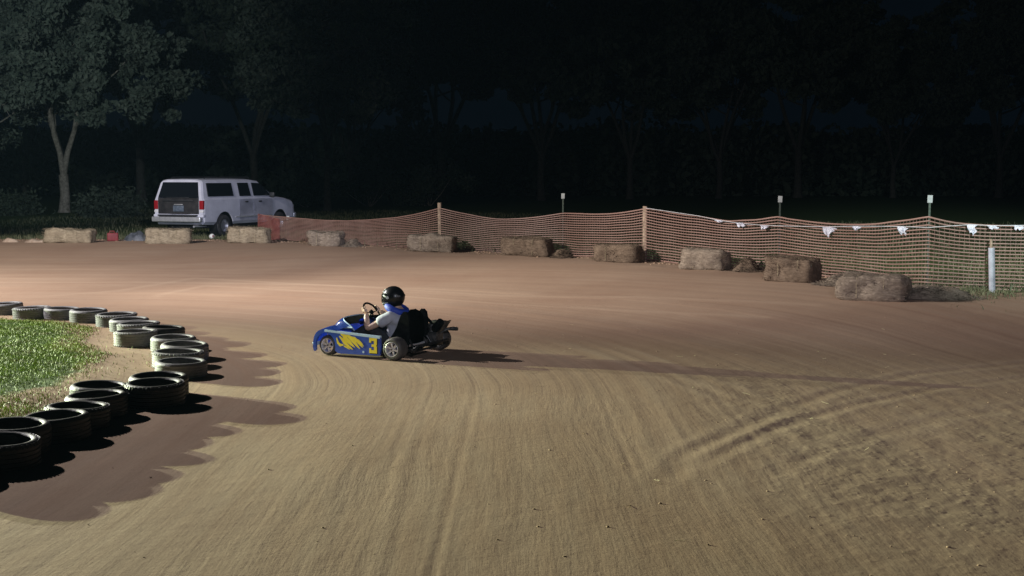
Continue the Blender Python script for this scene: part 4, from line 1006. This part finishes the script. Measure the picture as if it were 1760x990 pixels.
# steering
SWc = Vector((.655, 0, .515)); SWn = Vector((-.78, 0, .62)).normalized(); SWu = Vector((SWn.z, 0, -SWn.x)) * -1
if SWu.z < 0: SWu = -SWu
SWs = Vector((0, 1, 0)); SR = .135
def sw(a, r=SR): return SWc + (SWs * math.cos(a) + SWu * math.sin(a)) * r
mb = MB(); ring = [sw(2 * math.pi * k / 32) for k in range(32)]
pts = ring + [ring[0], ring[1]]; mb.tube(pts, .013, 8, False)
for a in (R(0), R(180), R(270)): mb.tube([SWc - SWn * .012, sw(a, SR * .95)], .007, 6)
mb.cone(SWc - SWn * .02, SWc + SWn * .008, .03, .03, 14); stw = mb.build('steering_wheel', mk_black, kart)
MB().tube([SWc, Vector((.92, 0, .12))], .010, 8).build('steering_column', mk_frame, kart)
mb = MB(); mb.box((1.02, .12, .16), (.02, .05, .12), None, .004); mb.box((1.02, -.12, .16), (.02, .05, .12), None, .004); mb.build('pedals', mk_alu, kart)
# engine on the right
en = empty('engine', (-.04, -.36, .10)); en.parent = kart; en.scale = (1.2, 1.15, 1.2)
MB().box((.02, 0, .06), (.20, .17, .15), None, .02).build('crankcase', mk_eng, en)
mb = MB()
for k in range(7): mb.box((-.055 - .014 * k, 0, .145 + .010 * k), (.008, .15, .13), Euler((0, -.6, 0)).to_quaternion(), .002, 1)
mb.build('cooling_fins', mk_eng, en)
MB().cone((.03, -.01, .13), (.03, -.01, .215), .072, .066, 22).build('blower_housing', mk_frame, en)
MB().cone((-.07, .07, .18), (-.15, .10, .26), .048, .040, 18).build('air_filter', mk_black, en)
MB().box((-.03, -.06, .225), (.16, .10, .05), None, .015).build('fuel_tank', mk_frame, en)
mb = MB(); mb.tube([(-.06, -.04, .12), (-.13, -.08, .16), (-.19, -.10, .165), (-.24, -.10, .165)], [.014, .016, .022, .020], 10); mb.build('exhaust', mk_eng, en)
MB().cone((.06, .12, .04), (.06, .15, .04), .06, .06, 24).build('sprocket', mk_eng, en)
mb = MB(); mb.tube([(.02, -.04, .17), (.02, .03, .24), (.05, .09, .31), (.10, .13, .36)], [.020, .017, .014, .012], 8); mb.build('air_hose', mk_black, en)

# ------------------------------------------------------------ driver
def skin_mesh(nodes, edges, root_i, sub=2):
    me = bpy.data.meshes.new('skin'); me.from_pydata([n[:3] for n in nodes], edges, []); o = bpy.data.objects.new('skin', me); col.objects.link(o)
    md = o.modifiers.new('s', 'SKIN'); md.use_smooth_shade = True
    for i, n in enumerate(nodes):
        r = n[3]; me.skin_vertices[0].data[i].radius = (r, n[4] if len(n) > 4 else r); me.skin_vertices[0].data[i].use_root = (i == root_i)
    md2 = o.modifiers.new('ss', 'SUBSURF'); md2.levels = sub; md2.render_levels = sub
    bpy.context.view_layer.update(); dg = bpy.context.evaluated_depsgraph_get()
    r = bpy.data.meshes.new_from_object(o.evaluated_get(dg)); bpy.data.objects.remove(o); return r
def mesh_obj(name, meshes, mat, parent):
    b_ = bmesh.new()
    for m_ in meshes: b_.from_mesh(m_)
    me = bpy.data.meshes.new(name); b_.to_mesh(me); b_.free(); me.polygons.foreach_set('use_smooth', np.ones(len(me.polygons), bool)); me.materials.clear(); me.materials.append(mat)
    o = bpy.data.objects.new(name, me); col.objects.link(o); o.parent = parent; return o
m_skin = worn('skin', (.58, .38, .29), (.66, .45, .35), .5, scale=6); m_shirt = worn('grey_shirt', (.40, .42, .50), (.52, .54, .62), .85, scale=7, bumpd=.006)
m_pants = worn('dark_trousers', (.015, .016, .02), (.04, .042, .05), .85, scale=8, bumpd=.005); m_shoe = worn('dark_shoes', (.02, .02, .02), (.05, .05, .05), .6)
m_neck = worn('blue_collar', (.02, .055, .42), (.035, .085, .55), .6, scale=10, bumpd=.004)
drv = empty('person', tuple(kart.location), kart.rotation_euler.z)
drv.scale = kart.scale; tag(drv, 'kart driver in grey t-shirt, blue collar and black helmet', 'person')
SH = [(.275, .160, .485), (.265, -.155, .485)]; EL = [(.565, .245, .325), (.42, -.285, .34)]
ha = [R(18), R(162)]; HD = [sw(a, SR) for a in ha]; WR = [HD[0] + Vector((-.045, .028, -.035)), HD[1] + Vector((-.045, -.028, -.035))]
body_n = [(.28, 0, .15, .125, .11), (.21, 0, .27, .105, .12), (.18, 0, .38, .10, .13), (.20, 0, .49, .085, .10), (.26, 0, .565, .05), (.315, 0, .66, .075), (.33, 0, .74, .075)]
body_e = [(0, 1), (1, 2), (2, 3), (3, 4), (4, 5), (5, 6)]
for i in (0, 1):
    s = len(body_n); body_n += [(*SH[i], .056), (*(Vector(SH[i]).lerp(Vector(EL[i]), .55)), .047), (*EL[i], .041), (*(Vector(EL[i]).lerp(WR[i], .40)), .042), (*WR[i], .028)]
    body_e += [(3, s), (s, s + 1), (s + 1, s + 2), (s + 2, s + 3), (s + 3, s + 4)]
for sg in (1, -1):
    s = len(body_n); body_n += [(.36, sg * .10, .16, .078), (.60, sg * .155, .33, .058), (.84, sg * .14, .20, .045), (.98, sg * .12, .13, .036)]
    body_e += [(0, s), (s, s + 1), (s + 1, s + 2), (s + 2, s + 3)]
parts = [skin_mesh(body_n, body_e, 0)]
for i, sg in ((0, 1), (1, -1)):                                      # hands curled round the rim
    c_ = HD[i]; a0 = ha[i]; tang = (-SWs * math.sin(a0) + SWu * math.cos(a0)); rad_ = (SWs * math.cos(a0) + SWu * math.sin(a0))
    palm = c_ + SWn * .022 + rad_ * .012
    parts.append(skin_mesh([(*WR[i], .022), (*(WR[i].lerp(palm, .55)), .026, .018), (*palm, .030, .016)], [(0, 1), (1, 2)], 0))
    for f in range(4):
        o_ = tang * (.026 - .0165 * f); L = (1, 1.08, 1.02, .85)[f]; st = palm + o_ * .9
        kn = c_ + o_ + rad_ * .026 * L + SWn * .016; m1 = c_ + o_ + rad_ * .024 - SWn * .014 * L; t1 = c_ + o_ + rad_ * .000 - SWn * .026 * L; t2 = c_ + o_ - rad_ * .018 * L - SWn * .012
        parts.append(skin_mesh([(*st, .009), (*kn, .0088), (*m1, .008), (*t1, .0075), (*t2, .0068)], [(0, 1), (1, 2), (2, 3), (3, 4)], 0))
    th = [palm + tang * .020 - rad_ * .010, palm + tang * .036 - rad_ * .022 + SWn * .002, c_ + tang * .045 - rad_ * .022 - SWn * .004, c_ + tang * .050 - rad_ * .012 - SWn * .018]
    parts.append(skin_mesh([(*th[0], .011), (*th[1], .010), (*th[2], .009), (*th[3], .0075)], [(0, 1), (1, 2), (2, 3)], 0))
body = mesh_obj('body', parts, m_skin, drv)
sn = [(.27, 0, .155, .125, .118), (.250, 0, .27, .145, .155), (.235, 0, .38, .142, .162), (.235, 0, .485, .108, .135), (.225, 0, .545, .066)]
se = [(0, 1), (1, 2), (2, 3), (3, 4)]
for i in (0, 1):
    s = len(sn); sn += [(*SH[i], .078), (*(Vector(SH[i]).lerp(Vector(EL[i]), .30)), .082), (*(Vector(SH[i]).lerp(Vector(EL[i]), .58)), .084)]; se += [(3, s), (s, s + 1), (s + 1, s + 2)]
mesh_obj('t_shirt', [skin_mesh(sn, se, 1)], m_shirt, drv)
pn = [(.29, 0, .13, .125, .115)]; pe = []
for sg in (1, -1):
    s = len(pn); pn += [(.37, sg * .10, .165, .092), (.60, sg * .155, .335, .072), (.84, sg * .14, .205, .060), (.96, sg * .12, .14, .052)]; pe += [(0, s), (s, s + 1), (s + 1, s + 2), (s + 2, s + 3)]
mesh_obj('trousers', [skin_mesh(pn, pe, 0)], m_pants, drv)
for sg in (1, -1):
    mesh_obj('shoe', [skin_mesh([(.965, sg * .12, .105, .040), (1.0, sg * .12, .13, .040), (1.03, sg * .12, .19, .034), (1.035, sg * .12, .24, .026)], [(0, 1), (1, 2), (2, 3)], 0)], m_shoe, drv)
# collar
mb = MB(); P = []
for i in range(9):
    a = 2 * math.pi * i / 8; row = []
ring = []
for k in range(25):
    a = 2 * math.pi * k / 24; ring.append(Vector((.275 + .110 * math.cos(a), .122 * math.sin(a), .572 + .045 * math.cos(a))))
mb.tube(ring + [ring[1]], .046, 12, False); mb.build('neck_collar', m_neck, drv)
# helmet
hel = empty('helmet', (.325, 0, .712)); hel.parent = drv; hel.rotation_euler = (0, R(6), R(4))
m_hel, t, b = new_mat('black_helmet'); b.inputs['Base Color'].default_value = (.008, .008, .010, 1); b.inputs['Specular IOR Level'].default_value = .35; b.inputs['Roughness'].default_value = .30; b.inputs['Coat Weight'].default_value = .15
m_hwh = worn('white_graphic', (.62, .64, .68), (.75, .77, .80), .3)
def helmet_pt(a, e, off=0.0):
    """a: azimuth from the front, e: elevation"""
    x = math.cos(e) * math.cos(a); y = math.cos(e) * math.sin(a); z = math.sin(e)
    rx_ = .148 + (.012 if x > 0 else .0); q = Vector((x * (rx_ + off), y * (.128 + off), z * (.145 + off)))
    if z < 0:
        k = -z; q.x += .035 * k * max(0, x) * 1.2; q.y *= 1 - .10 * k
        if x < 0: q.x *= 1 - .10 * k
    return q
mb = MB(); P = []
for i in range(23):
    e = R(-52) + (R(90) - R(-52)) * i / 22; P.append([helmet_pt(2 * math.pi * j / 40, e) for j in range(41)])
mb.grid(P); bmesh.ops.remove_doubles(mb.b, verts=mb.b.verts, dist=1e-5)
kill = [f for f in mb.b.faces if abs(f.calc_center_median().y) < .105 and f.calc_center_median().x > .04 and -.035 < f.calc_center_median().z < .055]
bmesh.ops.delete(mb.b, geom=kill, context='FACES'); bmesh.ops.solidify(mb.b, geom=mb.b.faces[:], thickness=.012); shell = mb.build('shell', m_hel, hel, True, 50)
m_vis, t, b = new_mat('smoked_visor'); b.inputs['Base Color'].default_value = (.02, .022, .026, 1); b.inputs['Roughness'].default_value = .06; b.inputs['Coat Weight'].default_value = 1
mb = MB(); P = [[helmet_pt(R(-80) + R(160) * j / 24, R(-18) + R(42) * i / 7, .004) for j in range(25)] for i in range(8)]
mb.grid(P); bmesh.ops.solidify(mb.b, geom=mb.b.faces[:], thickness=.003); mb.build('visor', m_vis, hel)
def patch(a0, a1, e0, e1, skew, name, mat):
    mb = MB(); P = []
    for i in range(4):
        k = i / 3; P.append([helmet_pt(R(a0 + (a1 - a0) * j / 10), R(e0 + (e1 - e0) * k * (1 - .6 * j / 10) + skew * j / 10), .006) for j in range(11)])
    mb.grid(P); bmesh.ops.solidify(mb.b, geom=mb.b.faces[:], thickness=.002); mb.build(name, mat, shell)
for sg in (1, -1):
    patch(sg * 18, sg * 75, 52, 58, -14, 'white_stripe', m_hwh); patch(sg * 28, sg * 80, 37, 42, -14, 'white_stripe', m_hwh); patch(sg * 60, sg * 92, 10, 19, -12, 'white_stripe', m_hwh)
    patch(sg * 40, sg * 82, -26, -21, 4, 'white_stripe', m_hwh); patch(sg * 22, sg * 60, -42, -33, 4, 'white_stripe', m_hwh); patch(sg * 128, sg * 150, 2, 16, 0, 'grey_patch', m_rub[2])
    MB().cone((.02, sg * .120, .01), (.02, sg * .136, .01), .020, .018, 16).build('visor_pivot', m_hwh, hel)

# ------------------------------------------------------------ thin haze volume added to lift the darks
m_hz = bpy.data.materials.new('haze_lift'); m_hz.use_nodes = True; t = m_hz.node_tree
t.nodes.remove(t.nodes['Principled BSDF']); vol = t.nodes.new('ShaderNodeVolumePrincipled'); vol.inputs['Density'].default_value = 0.00013; vol.inputs['Color'].default_value = (.42, .68, 1.0, 1); vol.inputs['Anisotropy'].default_value = 0.3
t.links.new(vol.outputs[0], t.nodes['Material Output'].inputs['Volume'])
mb = MB(); mb.box((0, 70, 15), (300, 240, 33)); hz = mb.build('haze', m_hz, None, False); tag(hz, kind='stuff'); hz['label'] = 'thin haze volume added over the whole track to lift the darks'; hz['category'] = 'haze'
